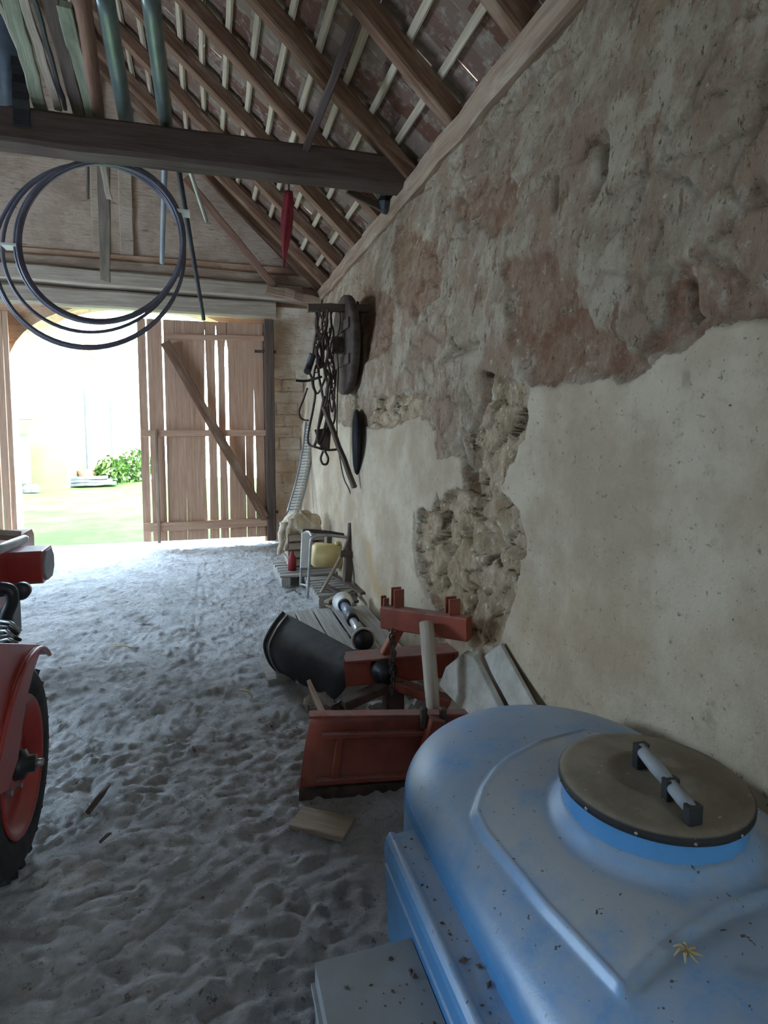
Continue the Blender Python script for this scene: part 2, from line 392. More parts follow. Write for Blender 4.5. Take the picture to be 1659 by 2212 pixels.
P2 = wp([(797, 925), (850, 925), (880, 905), (925, 903), (945, 930), (950, 985), (1000, 985), (1000, 1055), (968, 1060), (950, 1080), (945, 1065), (935, 1105), (907, 1100), (900, 1180), (905, 1230), (935, 1290), (950, 1330)]) + [(3.35, .5), (3.1, -.1), (8.5, -.1), (8.5, 2.2), (8.2, 3.0), (7.5, 2.9), (7.2, 2.0), (6.2, 1.7)]
P3 = wp([(1045, 800), (1148, 836), (1150, 950), (1110, 1010), (1095, 1055), (1135, 1110), (1143, 1190), (1115, 1290), (1100, 1340), (1085, 1405), (1000, 1400), (950, 1340), (935, 1290), (905, 1235), (895, 1110), (945, 1080), (1000, 1055), (1010, 985), (1000, 945), (1045, 880)])
P4 = wp([(800, 860), (905, 850), (915, 900), (880, 930), (800, 935)])
S1 = jn(np.maximum(sdf(Y, Z, P1), sdf(Y, Z, P2)), .07); S3 = jn(np.maximum(sdf(Y, Z, P3), sdf(Y, Z, P4)), .05)
RED = [[(955, 440), (1060, 370), (1125, 395), (1120, 480), (1060, 520), (980, 480)], [(1080, 560), (1200, 560), (1260, 660), (1330, 720), (1400, 760), (1400, 805), (1220, 828), (1150, 828), (1100, 740)],
       [(1400, 700), (1440, 590), (1480, 560), (1520, 590), (1600, 560), (1658, 540), (1658, 690), (1560, 695), (1480, 730), (1400, 790), (1340, 770)], [(860, 480), (940, 520), (950, 640), (900, 700), (850, 640)], [(790, 620), (850, 640), (840, 760), (790, 780)], [(1560, 470), (1600, 470), (1600, 500), (1565, 500)]]
SR = np.full(Y.shape, -9.0)
for r in RED: SR = np.maximum(SR, sdf(Y, Z, wp(r)))
SR = jn(SR, .18, 5)
lean = 1.30 + .38 * (np.clip(Z, 0, 3.65) / 3.65) ** 3
D = .045 * (fbm(Y * 1.6, Z * 1.6, 3) - .5) + .05 * (fbm(Y * 3.1 + 7, Z * 4.2, 4) - .5) * (1 - .75 * sstep(-.01, .01, S1))
rough = 1 - sstep(-.02, .01, S1)
D += rough * (.030 * (fbm(Y * 11, Z * 9, 5, .62) - .5))
D -= rough * .028 * sstep(-.02, .03, SR)
f1, f2, cid = voro(Y * 3.6 + .9 * fbm(Y * 4, Z * 4), Z * 6.0 + .9 * fbm(Y * 4 + 9, Z * 4), 5); jo = f2 - f1
upst = rough * (1 - sstep(-.01, .02, S3)) * sstep(.52, .6, fbm(Y * .8 + 3, Z * .8, 2))
D -= upst * .022 * (1 - sstep(.02, .09, jo))
f1, f2, cid = voro(Y * 3.9 + 1.5 * fbm(Y * 5, Z * 5), Z * 7.0 + 1.5 * fbm(Y * 5 + 9, Z * 5), 8); j2 = f2 - f1
ms = sstep(-.012, .012, S3) * rough
fc = fbm(Y * 7 + 40 * cid, Z * 5 + 31 * cid, 3) - .5
D += ms * (-.080 + .040 * sstep(.0, .09, j2) + .075 * (cid - .5) + .045 * fc + .03 * (fbm(Y * 24, Z * 11, 5, .65) - .5))
D += .012 * sstep(-.004, .006, S1)
CR = [([(1150, 415), (1190, 380), (1235, 345), (1262, 335)], .012, .03), ([(1262, 335), (1270, 305), (1292, 295), (1303, 330), (1300, 375), (1282, 420)], .018, .07), ([(1205, 375), (1203, 410), (1206, 450)], .013, .05),
      ([(1484, 610), (1487, 660), (1480, 700)], .014, .06), ([(962, 770), (985, 757), (1028, 745)], .022, .07), ([(975, 730), (985, 757)], .016, .05), ([(1400, 330), (1392, 360), (1385, 375)], .016, .03), ([(1040, 300), (1060, 290), (1080, 255)], .02, .05), ([(1570, 715), (1600, 700), (1625, 705)], .006, .012),
      ([(1493, 800), (1496, 828)], .006, .02), ([(1105, 720), (1095, 660), (1120, 620)], .012, .02), ([(1050, 800), (1050, 860), (1030, 900), (1005, 940)], .014, .045), ([(990, 960), (1000, 1000), (1010, 1060), (1012, 1110)], .014, .06), ([(900, 1110), (897, 1180), (905, 1240), (930, 1290)], .012, .045), ([(1010, 1105), (1050, 1170), (1110, 1200)], .012, .04),
      ([(1640, 400), (1655, 440)], .02, .04), ([(1110, 240), (1180, 150), (1260, 90)], .02, .04), ([(840, 480), (880, 430), (930, 400)], .02, .035), ([(820, 930), (900, 935)], .004, .002)]
for pts, w, dep in CR:
    d = pdist(Y + .03 * (fbm(Y * 14, Z * 14) - .5), Z + .03 * (fbm(Y * 14 + 5, Z * 14) - .5), wp(pts)); D -= dep * np.exp(-(d / w) ** 2)
och = .75 * np.exp(-(pdist(Y, Z, wp([(800, 1180), (812, 1260), (850, 1320)])) / .07) ** 2)
och = np.maximum(och, .25 * sstep(.6, .8, fbm(Y * 1.3, Z * 1.3 + 3, 3)))
wr = struct(grid_obj('wall_right', lean - D, Y, Z, wall_mat(), {'plaster': S1, 'stone': S3, 'red': SR, 'joint': sstep(.01, .10, j2), 'ochre': och}))

# ------------------------------------------------------------------ GATE WALL, gable, other walls
def gable_mat(name, ca, cb, brick=True):
    m = NT(name); p = m.pos()
    col = m.mix(m.ramp(m.noise(p, 2.5, 6, .65), .35, .65), ca, cb)
    col = m.mix(m.ramp(m.noise(m.scale(p, (1, 1, 5)), 5, 4, .7), .58, .7), col, tuple(c * .6 for c in ca))
    h = m.noise(m.scale(p, (1, 1, 3.5)), 7, 6, .7); m.bump(h, .8, .03); return m.fin(col, .95, 0, .1)
gm = gable_mat('gable_plaster', (.42, .30, .22), (.56, .42, .32)); pm = gable_mat('pier_plaster', (.5, .42, .33), (.68, .62, .54))  # gable tones raised to include the lens-flare veil
wallin = gable_mat('dim_plaster', (.35, .33, .29), (.45, .43, .38))
AL = at(28, 1100, y=BY).x; AR = at(572, 1100, y=BY).x
acx = (AL + AR) / 2; aw = (AR - AL) / 2; zs0 = at(28, 830, y=BY).z; ah = at(300, 655, y=BY).z - zs0
mb = MB()
arch = [(AL, -.1), (AL, zs0)] + [(acx - aw * math.cos(t) ** 1.0, zs0 + ah * math.sin(t) ** .75) for t in [math.pi * i / 24 for i in range(1, 24)]] + [(AR, zs0), (AR, -.1)]
top = 4.0; xr = 1.9; x2, x3 = AL - .09, AL - 2.2      # second opening added behind the left leaf so its slits show bright
def P(x, z, y=BY): return Vector((x, y, z))
seg = []
TH_ = .45
for (u0, u1, w0, w1) in ((AR, xr, -.1, top), (x2, AL, -.1, top), (-6.4, x3, -.1, top), (x3, x2, 3.1, top)):
    seg.append([P(u0, w0), P(u1, w0), P(u1, w1), P(u0, w1)])
for a, b in zip(arch[1:-2], arch[2:-1]): seg.append([P(a[0], a[1]), P(b[0], b[1]), P(b[0], top), P(a[0], top)])
for q in seg: mb.prism(q, (0, TH_, 0))
struct(mb.build('wall_back', gable_mat('gate_wall', (.42, .25, .16), (.58, .38, .25))))
# pale pier skin between door and corner, lime washed, in courses
ys_, zz = np.meshgrid(np.arange(.93, 1.72, .0125), np.arange(-.03, 3.42, .0125), indexing='ij')
co = (zz / .17); row = np.floor(co); jz = np.abs(co - row - .5) * 2; jx = np.abs(((ys_ / .33 + .37 * row) % 1) - .5) * 2
lowm = sstep(2.55, 2.35, zz) * sstep(.75, 1.0, zz)
dd = .03 * (fbm(ys_ * 5, zz * 4, 5) - .5) + lowm * (.03 * (1 - sstep(.85, 1, jz)) * (1 - sstep(.9, 1, jx)) - .02) + .02 * (1 - lowm)
pier = grid_obj('wall_pier', ys_, BY - .10 - dd, zz, gable_mat('pier_limewash', (.52, .37, .25), (.74, .64, .52))); struct(pier)
RP = math.radians(43); RX, RZ = -2.45, 3.72 + (1.68 + 2.45) * math.tan(RP)
mb = MB(); mb.prism([P(2.0, 3.95, 8.98), P(RX, RZ + .3, 8.98), P(-6.9, 3.95, 8.98)], (0, .3, 0))
struct(mb.build('wall_gable', gm))
# ornaments of the gable: two flat pilasters on rounded feet, base course
mb = MB()
for px in (208, 268): 
    a = at(px, 350, y=8.9); xx = a.x; mb.beam((xx, 8.97, 3.95), (xx, 8.97, 6.3), .17, .07, (0, 1, 0), 10, .02)
    mb.lathe((xx, 8.97, 3.98), (0, 0, 1), [(.0, 0), (.24, 0), (.20, .05), (.14, .16), (.10, .4), (.07, .7), (0, .71)], 20) if False else None
struct(mb.build('trim_1', gable_mat('gable_trim', (.44, .33, .25), (.56, .44, .34))))
mb = MB(); mb.beam((-6.3, 8.9, 3.86), (1.5, 8.9, 3.80), .2, .16, n=10, jit=.015); struct(mb.build('trim_2', M['old_wood']))
mb = MB(); mb.beam((-6.3, 8.80, 3.72), (1.35, 8.80, 3.585), .26, .215, n=14, jit=.02, seed=3); struct(mb.build('trim_3', M['grey_wood']))
mb = MB(); mb.beam((-6.3, 8.84, 3.40), (.98, 8.84, 3.355), .22, .235, n=14, jit=.02, seed=4); struct(mb.build('trim_4', M['grey_wood']))
# corbel in the corner
mb = MB(); a = at(575, 632, y=8.6); b = at(690, 640, y=8.5); mb.beam((a.x, 8.62, 3.60), (1.6, 8.62, 3.46), .2, .13, n=6, jit=.03, seed=5)
tag(mb.build('corbel', M['old_wood']), 'short weathered wooden corbel in the corner above the gate', 'beam')
# other walls (behind and left of the photographer's view)
mb = MB(); mb.prism([(-6.4, -3, -.1), (1.9, -3, -.1), (1.9, -3, 3.8), (RX, -3, RZ + .2), (-6.4, -3, 3.8)], (0, -.3, 0)); struct(mb.build('wall_front', wallin))
mb = MB()
for (a, b, z0, z1) in ((-3, 3.7, -.1, 3.8), (6.5, 9.3, -.1, 3.8), (3.7, 6.5, 2.8, 3.8), (3.7, 6.5, -.1, 1.4)): mb.prism([(-6.4, a, z0), (-6.4, b, z0), (-6.4, b, z1), (-6.4, a, z1)], (-.4, 0, 0))  # leaves an unseen opening, added so daylight brightens the near end
struct(mb.build('wall_left', wallin))
# wall plate (timber along the wall top)
mb = MB(); mb.beam((1.72, -3, 3.57), (1.70, 8.9, 3.57), .26, .17, n=34, jit=.02, seed=6); struct(mb.build('trim_5', M['old_wood']))

# ------------------------------------------------------------------ ROOF: ceiling > tiles, rafters, battens
ceil = bpy.data.objects.new('ceiling', None); SC.collection.objects.link(ceil); ceil.location = (0, 0, 0); ceil['kind'] = 'structure'
dr = Vector((-math.cos(RP), 0, math.sin(RP))); nr = Vector((math.sin(RP), 0, math.cos(RP)))
dl = Vector((math.cos(RP), 0, math.sin(RP))); nl = Vector((-math.sin(RP), 0, math.cos(RP)))
SL = (1.68 - RX) / math.cos(RP)
rafter_y = [-.85, .1, 1.05, 2.0, 2.93, 3.85, 4.76, 5.66, 6.55, 7.45, 8.4, 8.83]
for k, y in enumerate(rafter_y):
    for side in (0, 1):
        d, n_ = (dr, nr) if side == 0 else (dl, nl); base = Vector((1.68, y, 3.66)) if side == 0 else Vector((2 * RX - 1.68, y, 3.66))
        a = base - d * .05; b = base + d * (SL + .02); mb = MB()
        mb.beam(a + n_ * .0, b, .115, .135, n_, 12, .022, seed=k + 40 * side); mb.build('rafter', M['rafter'], ceil)
random.seed(4)
for k in range(20):
    s0 = .02 + k * .288
    if s0 > SL: break
    for side in (0, 1):
        d, n_ = (dr, nr) if side == 0 else (dl, nl); base = Vector((1.68, 0, 3.66)) if side == 0 else Vector((2 * RX - 1.68, 0, 3.66))
        o = base + d * s0 + n_ * .088; mb = MB()
        mb.beam(o + Vector((0, -2.9, 0)), o + Vector((0, 9.2, 0)), .05 + (.05 if k == 0 else 0), .036, n_, 26, .012, seed=90 + k + side * 30); mb.build('batten', M['batten'], ceil)
def tile_mat():
    m = NT('clay_tiles'); p = m.pos(); t = m.attr('tint').outputs['Fac']
    col = m.mix(t, (.12, .055, .035), (.21, .155, .12)); col = m.mix(m.ramp(m.noise(p, 9, 6, .7), .5, .7), col, (.3, .25, .2))
    m.bump(m.noise(m.scale(p, (1, 14, 1)), 5, 4), .8, .012); return m.fin(col, .85, 0, .15)
V = []; Fc = []; T = []; rg = np.random.RandomState(3)
for side in (0, 1):
    d, n_ = (dr, nr) if side == 0 else (dl, nl); bx_ = 1.68 if side == 0 else 2 * RX - 1.68
    for k in range(-1, 20):
        for j in range(int(12.6 / .168)):
            y0 = -3.1 + j * .168 + (.084 if k % 2 else 0); s0 = .02 + k * .288 - .06; L = .43; wd = .171
            h0, h1 = .126 + .018, .108
            if side == 0 and (abs(y0 - 4.14) < .09 and k == 5 or abs(y0 - 3.36) < .09 and k == 4): L = .3; s0 += .09
            t = rg.rand(); jz_ = rg.rand() * .006; rr = (rg.rand() - .5) * .012; q = len(V)
            for (u, w, h) in ((0, 0, h0), (0, wd, h0), (L, wd, h1), (L, 0, h1)):
                p = Vector((bx_, 0, 3.66)) + d * (s0 + u) + n_ * (h + jz_) + Vector((0, y0 + w + rr, 0)); V.append(p); V.append(p + n_ * .013); T += [t, t]
            Fc += [(q, q + 2, q + 4, q + 6), (q + 1, q + 7, q + 5, q + 3), (q, q + 1, q + 3, q + 2), (q + 2, q + 3, q + 5, q + 4), (q + 4, q + 5, q + 7, q + 6), (q + 6, q + 7, q + 1, q)]
me = bpy.data.meshes.new('tiles'); me.from_pydata(V, [], Fc); a = me.attributes.new('tint', 'FLOAT', 'POINT'); a.data.foreach_set('value', T); me.materials.append(tile_mat())
o = bpy.data.objects.new('tiles', me); SC.collection.objects.link(o); o.parent = ceil

# ------------------------------------------------------------------ GATE LEAVES (door_1 right leaf, door_2 left leaf)
def leaf(name, y, x0, x1, z0, z1, gaps, seed, mat_, par_label=None):
    root = bpy.data.objects.new(name, None); SC.collection.objects.link(root); root.location = ((x0 + x1) / 2, y, z0); root['kind'] = 'structure'
    edges = [x0]; gl = []
    r = random.Random(seed); N = 16
    for (gx, pr) in gaps: gl.append((gx, pr))
    cur = x0; pl = lambda z: 0
    last = (lambda t: 0.0)
    def bd(xa, pa, xb, pb):
        mb = MB(); vs = []; n = N; off = r.random() * 30; dy = r.random() * .012
        for i in range(n + 1):
            t = i / n; z = z0 + (z1 - z0) * t; a = xa + pa(t) / 2; b = xb - pb(t) / 2
            vs += [(a, y + dy, z), (b, y + dy, z), (b, y + dy + .026, z), (a, y + dy + .026, z)]
        fs = [(i * 4 + j, i * 4 + (j + 1) % 4, i * 4 + 4 + (j + 1) % 4, i * 4 + 4 + j) for i in range(n) for j in range(4)] + [(3, 2, 1, 0), (n * 4, n * 4 + 1, n * 4 + 2, n * 4 + 3)]
        mb.add(vs, fs, False, [(v[2] + off, v[0] + off, v[1]) for v in vs]); mb.build('board', mat_, root)
    for (gx, pr) in gl + [(x1, lambda t: 0)]:
        bd(cur, last, gx, pr); cur = gx; last = pr
    return root
def DX(px): return at(px, 935, y=8.72).x
def prof(pts):
    def f(t):
        for (a, va), (b, vb) in zip(pts[:-1], pts[1:]):
            if t <= b: return (va + (vb - va) * (t - a) / (b - a + 1e-9)) * .8
        return pts[-1][1]
    return f
tiny = lambda t: -.004
G = [(322, prof([(0, .035), (.45, .02), (1, .025)])), (340, tiny), (357, prof([(0, .022), (.5, .03), (1, .03)])), (382, tiny), (400, prof([(0, .005), (.5, -.003), (1, 0-.003)])), (421, tiny),
     (447, prof([(0, .03), (.3, .07), (.5, .045), (.7, .05), (.86, .01), (1, -.003)])), (471, prof([(0, .025), (.35, .05), (.5, .03), (.8, .06), (.93, .04), (.95, -.003), (1, -.003)])),
     (492, prof([(0, .02), (.3, .04), (.5, .06), (.9, .06), (.93, -.003), (1, -.003)])), (512, tiny), (530, prof([(0, .012), (.4, .008), (.6, -.003), (1, -.003)])), (550, prof([(0, .003), (.15, .01), (.3, .05), (.45, .035), (.6, .008), (.8, -.003), (1, -.003)])), (570, tiny)]
d1 = leaf('door_1', 8.72, DX(303), DX(580), .09, 3.14, [(DX(a), b) for a, b in G], 5, M['door_wood'])
def rail(root, a, b, w, h, y=8.68, m='door_wood', seed=1, nm='rail'):
    MB().beam((a[0], y, a[1]), (b[0], y, b[1]), h, w, n=8, jit=.006, seed=seed, up=(0, 0, 1)).build(nm, M[m], root)
def dz(px, py): q = at(px, py, y=8.68); return (q.x, q.z)
rail(d1, dz(355, 727), dz(570, 731), .075, .05, seed=1); rail(d1, dz(306, 936), dz(582, 935), .09, .05, seed=2); rail(d1, dz(312, 1140), dz(578, 1127), .12, .05, seed=3)
rail(d1, dz(357, 740), dz(572, 1118), .13, .045, y=8.635, m='rafter', seed=4, nm='brace')
MB().beam((DX(583), 8.68, .04), (DX(583), 8.68, 3.2), .13, .10, (0, 1, 0), 8, .008).build('hinge_post', M['dark_wood'], d1)
MB().beam((DX(338), 8.66, .08), (DX(338), 8.66, 1.65), .04, .05, (0, 1, 0), 4, .004).build('lock_bar', M['old_wood'], d1)
for zz_ in (.45, 2.75):
    MB().box((DX(575), 8.66, zz_), (.3, .015, .04)).build('strap_hinge', M['rust'], d1)
x1_ = at(27, 935, y=8.72).x
d2 = leaf('door_2', 8.72, x1_ - 1.95, x1_, .05, 3.14, [(x1_ - .06 - .085 * k - .01 * (k % 3), prof([(0, .022), (.4, .016), (1, .012)])) for k in range(16)][::-1], 8, M['door_wood'])
rail(d2, (x1_ - 1.9, 1.6), (x1_ - .25, 1.6), .09, .05, seed=12); rail(d2, (x1_ - 1.9, .35), (x1_ - .25, .35), .09, .05, seed=13)

# ------------------------------------------------------------------ THE YARD OUTSIDE
def grass_mat():
    m = NT('grass'); p = m.pos(); col = m.mix(m.ramp(m.noise(p, 1.2, 6, .7), .35, .65), (.062, .135, .024), (.095, .165, .04))
    col = m.mix(m.ramp(m.noise(p, .45, 4), .58, .75), col, (.13, .15, .09)); m.bump(m.noise(p, 25, 5, .8), 1, .06); return m.fin(col, .95, 0, .1)
xs = np.linspace(-22, 20, 120); ys = np.linspace(9.3, 46, 110); Y, X = np.meshgrid(ys, xs, indexing='ij'); Z = -.05 + .10 * (fbm(X * 1.4, Y * 1.4, 4) - .5) * sstep(9.3, 10.5, Y) + .002 * (Y - 9.3)
struct(grid_obj('ground', X, Y, Z, grass_mat()))
ob = thing('outbuilding', 'pale yellow outbuilding seen through the open gate at the left', 'building', (-5.5, 19, 0))
a = at(45, 1063, z=0); b = at(150, 1053, z=0)
mb = MB(); mb.prism([(-14, 18.4, -.1), (b.x, 18.4 + .6, -.1), (b.x, 19.0, 5.2), (-14, 18.4, 5.2)], (0, 2.8, 0)); mb.build('wall', M['yellow_wall'], ob)
mb = MB(); mb.beam((-14, 18.2, 5.25), (b.x + .3, 18.75, 5.25), .9, .15); mb.build('eaves', M['yard_roof'], ob)
mb = MB(); p = at(48, 900, y=18.5); mb.box((p.x, 18.48, p.z), (.5, .12, .18)); mb.box((p.x - .1, 18.5, p.z - 1.2), (.5, .06, 1.3)); mb.build('window_box', M['seam'], ob)
wh = thing('white_house', 'white house with tall double gate behind the yard', 'building', (-1, 23, 0))
mb = MB(); mb.prism([(b.x - .2, 22.2, -.1), (8, 22.2, -.1), (8, 22.2, 6), (b.x - .2, 22.2, 6)], (0, 5, 0)); mb.build('wall', M['white_paint'], wh)
for px in (182, 237):
    p0 = at(px, 840, y=22.15); p1 = at(px + 2, 1012, y=22.15); MB().beam((p0.x, 22.17, p1.z), (p0.x, 22.17, p0.z), .05, .04, (0, 1, 0)).build('gate_seam', M['seam'], wh)
p = at(220, 780, y=21.9); MB().beam((p.x - .5, 21.9, p.z + .5), (p.x + .4, 21.9, p.z - .35), .12, .35, (0, 0, 1)).build('porch_slope', M['yard_roof'], wh)
p = at(195, 1050, z=0)
for k in range(3):
    mb = MB(); mb.beam((p.x - .75 + .1 * k, 19.6 + .05 * k, .05 + k * .09), (p.x + .7 - .12 * k, 19.8, .06 + k * .09), .45, .08, n=5, jit=.03, seed=k)
    tag(mb.build('stone_slab', M['yard_slab']), ['lowest grey slab of the low pile lying on the grass in the yard', 'middle grey slab of the low pile on the grass in the yard', 'topmost grey slab of the low pile on the grass in the yard'][k], 'slab', 'slabs piled on the grass')
p = at(190, 1028, y=20.6); tag(MB().lathe((p.x, 20.6, 0), (0, 0, 1), [(0, 0), (.26, 0), (.34, .42), (.3, .42), (.28, .35), (0, .35)], 20).build('flower_pot', M['yard_roof']), 'pinkish red pot standing behind the slab pile in the yard', 'pot')
def bush(px, py, y, rad, label, seed):
    r = random.Random(seed); c = at(px, py, y=y); mb = MB()
    for i in range(420):
        v = Vector((r.gauss(0, 1), r.gauss(0, 1), r.gauss(0, .8))).normalized() * rad * (.55 + .45 * r.random()); q = Vector((c.x, y, rad * .8)) + v
        if q.z < -.02: q.z = -.02
        u = Vector((r.random() - .5, r.random() - .5, r.random() - .2)).normalized() * .12; w = u.cross(Vector((r.random(), r.random(), r.random()))).normalized() * .05
        mb.add([q - u, q + w, q + u, q - w], [(0, 1, 2, 3)])
    tag(mb.build('bush', M['leaf'], fix=False), label, 'bush')
bush(238, 1015, 20.5, .5, 'bright green low bush beside the pot in the yard', 1); bush(292, 985, 21.4, .6, 'farther green bush against the white house wall', 2)
for k, (px, py) in enumerate(((38, 1062), (54, 1066), (72, 1064))):
    p = at(px, py, z=0); r = random.Random(k); mb = MB(); mb.lathe((p.x, 18.0, 0), (0, 0, 1), [(0, -.02), (.14, 0), (.16, .1), (.09, .2), (0, .22)], 7, False)
    tag(mb.build('field_stone', M['yard_slab']), ['leftmost grey stone at the foot of the yellow outbuilding', 'middle grey stone at the foot of the yellow outbuilding', 'rightmost grey stone at the foot of the yellow outbuilding'][k], 'stone', 'stones at the outbuilding foot')

# ------------------------------------------------------------------ TIE BEAM and what lies on it
mb = MB(); a = at(0, 290, y=4.84); mb.beam((-6.3, 4.84, 3.665), (1.72, 4.84, 3.715), .22, .245, n=22, jit=.012, seed=2)
tag(mb.build('tie_beam', M['tie']), 'heavy dark squared tie beam crossing the barn under the roof', 'beam')
def longp(name, a, b, w, h, m, label, cat, za=3.9, zb=3.9, up=(0, 0, 1), group=None, n=8, jit=.01, seed=1, rnd=False):
    A = at(*a, z=za) if not isinstance(a, Vector) else a; B = at(*b, z=zb) if not isinstance(b, Vector) else b
    mb = MB()
    if rnd: mb.tube([A.lerp(B, i / 10) for i in range(11)], w / 2, 14)
    else: mb.beam(A, B, w, h, up, n, jit, seed)
    return tag(mb.build(name, M[m]), label, cat, group)
longp('metal_pipe', (222, -30), (277, 285), .105, 0, 'pipe', 'left one of two thick grey-green round pipes lying across the tie beam', 'pipe', 3.9, 3.9, rnd=True)
longp('metal_pipe', (322, -30), (361, 290), .10, 0, 'pipe', 'right one of two thick grey-green round pipes lying across the tie beam', 'pipe', 3.89, 3.89, rnd=True)
longp('plank', (14, -30), (90, 240), .085, .035, 'green_plank', 'pale greenish plank lying on the tie beam, broadest of the bunch at upper left', 'plank', 3.87, 3.87, seed=3)
longp('plank', (-16, -30), (84, 200), .03, .03, 'grey_wood', 'thin greyish lath left of the broad pale plank above the tie beam', 'plank', 3.93, 3.93, seed=4)
longp('plank', (46, -20), (126, 235), .05, .03, 'grey_wood', 'narrow grey-brown plank just right of the broad pale greenish plank', 'plank', 3.87, 3.87, seed=5)
longp('metal_bar', (68, -20), (141, 235), .025, .03, 'mould', 'thin dark bluish bar beside the narrow grey-brown plank above the beam', 'bar', 3.87, 3.87, seed=6)
longp('plank', (104, -20), (172, 250), .08, .03, 'dark_wood', 'dark greenish plank left of the pale speckled plank above the tie beam', 'plank', 3.88, 3.88, seed=7)
longp('plank', (137, 8), (203, 262), .08, .035, 'green_plank', 'pale speckled plank with a square cut end beside the reddish pole', 'plank', 3.88, 3.88, seed=8)
longp('wooden_pole', (172, -30), (212, 262), .10, 0, 'red_wood', 'reddish brown round pole between the pale plank and the left pipe', 'pole', 3.9, 3.9, rnd=True)
A = at(6, 60, y=4.7); B = at(14, 236, y=4.9); mb = MB(); mb.lathe((B.x, 4.85, 3.79), (0, 0, 1), [(0, 0), (.12, 0), (.125, .02), (.15, .55), (.16, .55), (.16, .58), (.14, .57), (.115, .03), (0, .03)], 24)
tag(mb.build('bucket', M['blue_steel']), 'bluish grey bucket standing on the tie beam at the far left edge', 'bucket')
A = at(42, 125, y=4.70); B = at(48, 272, y=4.70); mb = MB()
mb.beam(A, B, .10, .02, (0, 1, 0), 8, .012); tag(mb.build('strap', M['black']), 'dark strap hanging down over the front of the tie beam at the left', 'strap')
# lengths that stick out beyond the beam, seen below it
def stick(name, p, ya, q, yb, w, m, label, cat='stick', rnd=True, h=None, seed=1):
    A = at(*p, y=ya); B = at(*q, y=yb); mb = MB()
    if rnd: mb.tube([A.lerp(B, i / 8) for i in range(9)], [w / 2 * (1 - .15 * i / 8) for i in range(9)], 10)
    else: mb.beam(A, B, w, h or .025, (0, 1, .2), 8, .008, seed)
    return tag(mb.build(name, M[m]), label, cat)
stick('wooden_stick', (189, 275), 5.0, (189, 428), 5.7, .035, 'dark_wood', 'short brown stick hanging behind the tie beam inside the hose coil')
stick('lath', (205, 270), 5.0, (236, 428), 5.8, .045, 'grey_wood', 'pale lath slanting behind the tie beam inside the hose coil', 'lath', False)
stick('board', (222, 270), 5.15, (228, 605), 7.2, .10, 'dark_wood', 'long dark board hanging behind the hose coil down to the lintel', 'board', False)
stick('steel_bar', (358, 280), 5.1, (350, 568), 6.2, .05, 'cover', 'tapering greyish blue bar hanging inside the right side of the hose coil', 'bar')
stick('iron_rod', (372, 285), 5.0, (440, 690), 6.4, .045, 'mould', 'longest thin dark rod hanging from the beam right of the hose coil', 'rod')
stick('bright_rod', (383, 285), 5.05, (446, 478), 6.2, .04, 'steel', 'shiny grey rod slanting right behind the tie beam', 'rod')
stick('brace_timber', (400, 385), 8.55, (592, 618), 8.70, .10, 'red_wood', 'pinkish brown diagonal brace timber in front of the gable', 'timber', False, .08)
stick('strut_pole', (792, -14), 3.80, (661, 322), 4.74, .055, 'tie', 'thin dark strut rising from the tie beam to the rafters', 'pole', False, .055)
stick('dark_pole', (750, 412), 5.15, (866, 472), 5.25, .05, 'dark_wood', 'dark pole wedged between the rafters and the right wall below the beam end', 'pole', False, .045)
mb = MB(); a = at(838, 440, y=5.2); mb.lathe(a + Vector((-.03, 0, -.09)), (.25, .1, 1), [(0, 0), (.05, .02), (.10, .07), (.085, .12), (.12, .16), (.06, .22), (0, .23)], 9, False)
tag(mb.build('plastic_sheet', M['black']), 'crumpled black plastic sheet stuffed at the tie beam end by the wall', 'plastic sheet')
rt = thing('folded_umbrella', 'folded dark red cloth hanging from the tie beam like a closed umbrella', 'cloth', at(614, 578, y=5.05))
rows = []
for i in range(15):
    t = i / 14; c = at(624 - 11 * t, 412 + 166 * t, y=5.02); r_ = .024 + .022 * math.sin(math.pi * min(1, t * 1.15)) ** .8 - .015 * t; row = []
    for k in range(25):
        a = 2 * math.pi * k / 24; rr = r_ * (1 + .28 * math.cos(4 * a + 3 * t)); row.append(c + Vector((rr * math.cos(a), rr * .7 * math.sin(a), 0)))
    rows.append(row)
MB().sheet(rows, .003).build('cloth', M['red_cloth'], rt)
a = at(624, 412, y=5.02); MB().tube([a + Vector((0, 0, -.04)), a + Vector((0, 0, .1)), a + Vector((0, -.05, .16))], .008).build('hanging_cord', M['black'], rt)

# hose coil hung on the beam
hc = thing('hose_coil', 'large coil of dark plastic hose hanging from the tie beam over the gate', 'hose', at(215, 745, y=5.05))
turns = [(216, 524, 178, 172), (218, 520, 181, 176), (214, 524, 184, 176), (219, 522, 176, 171), (216, 522, 173, 169), (196, 548, 203, 196), (192, 553, 206, 200)]
pts = []; rnd = random.Random(2)
for i, (cx_, cy_, rx_, ry_) in enumerate(turns):
    nx = turns[min(i + 1, len(turns) - 1)]
    for k in range(64):
        t = k / 64; q = [(u * (1 - t) + v * t) for u, v in zip((cx_, cy_, rx_, ry_), nx)]; a = 2 * math.pi * t - math.pi / 2
        pts.append(at(q[0] + q[2] * math.cos(a), q[1] + q[3] * math.sin(a), y=5.01 + .022 * i + .012 * math.sin(a * 3 + i)))
MB().tube(pts, .0135, 8).build('hose', M['hose'], hc)
for (px, py) in ((24, 533), (396, 461)):
    a = at(px, py, y=5.06); MB().beam(a - Vector((.05, 0, 0)), a + Vector((.05, 0, 0)), .14, .018, (0, 0, 1)).build('tie_strap', M['white_plastic'], hc)

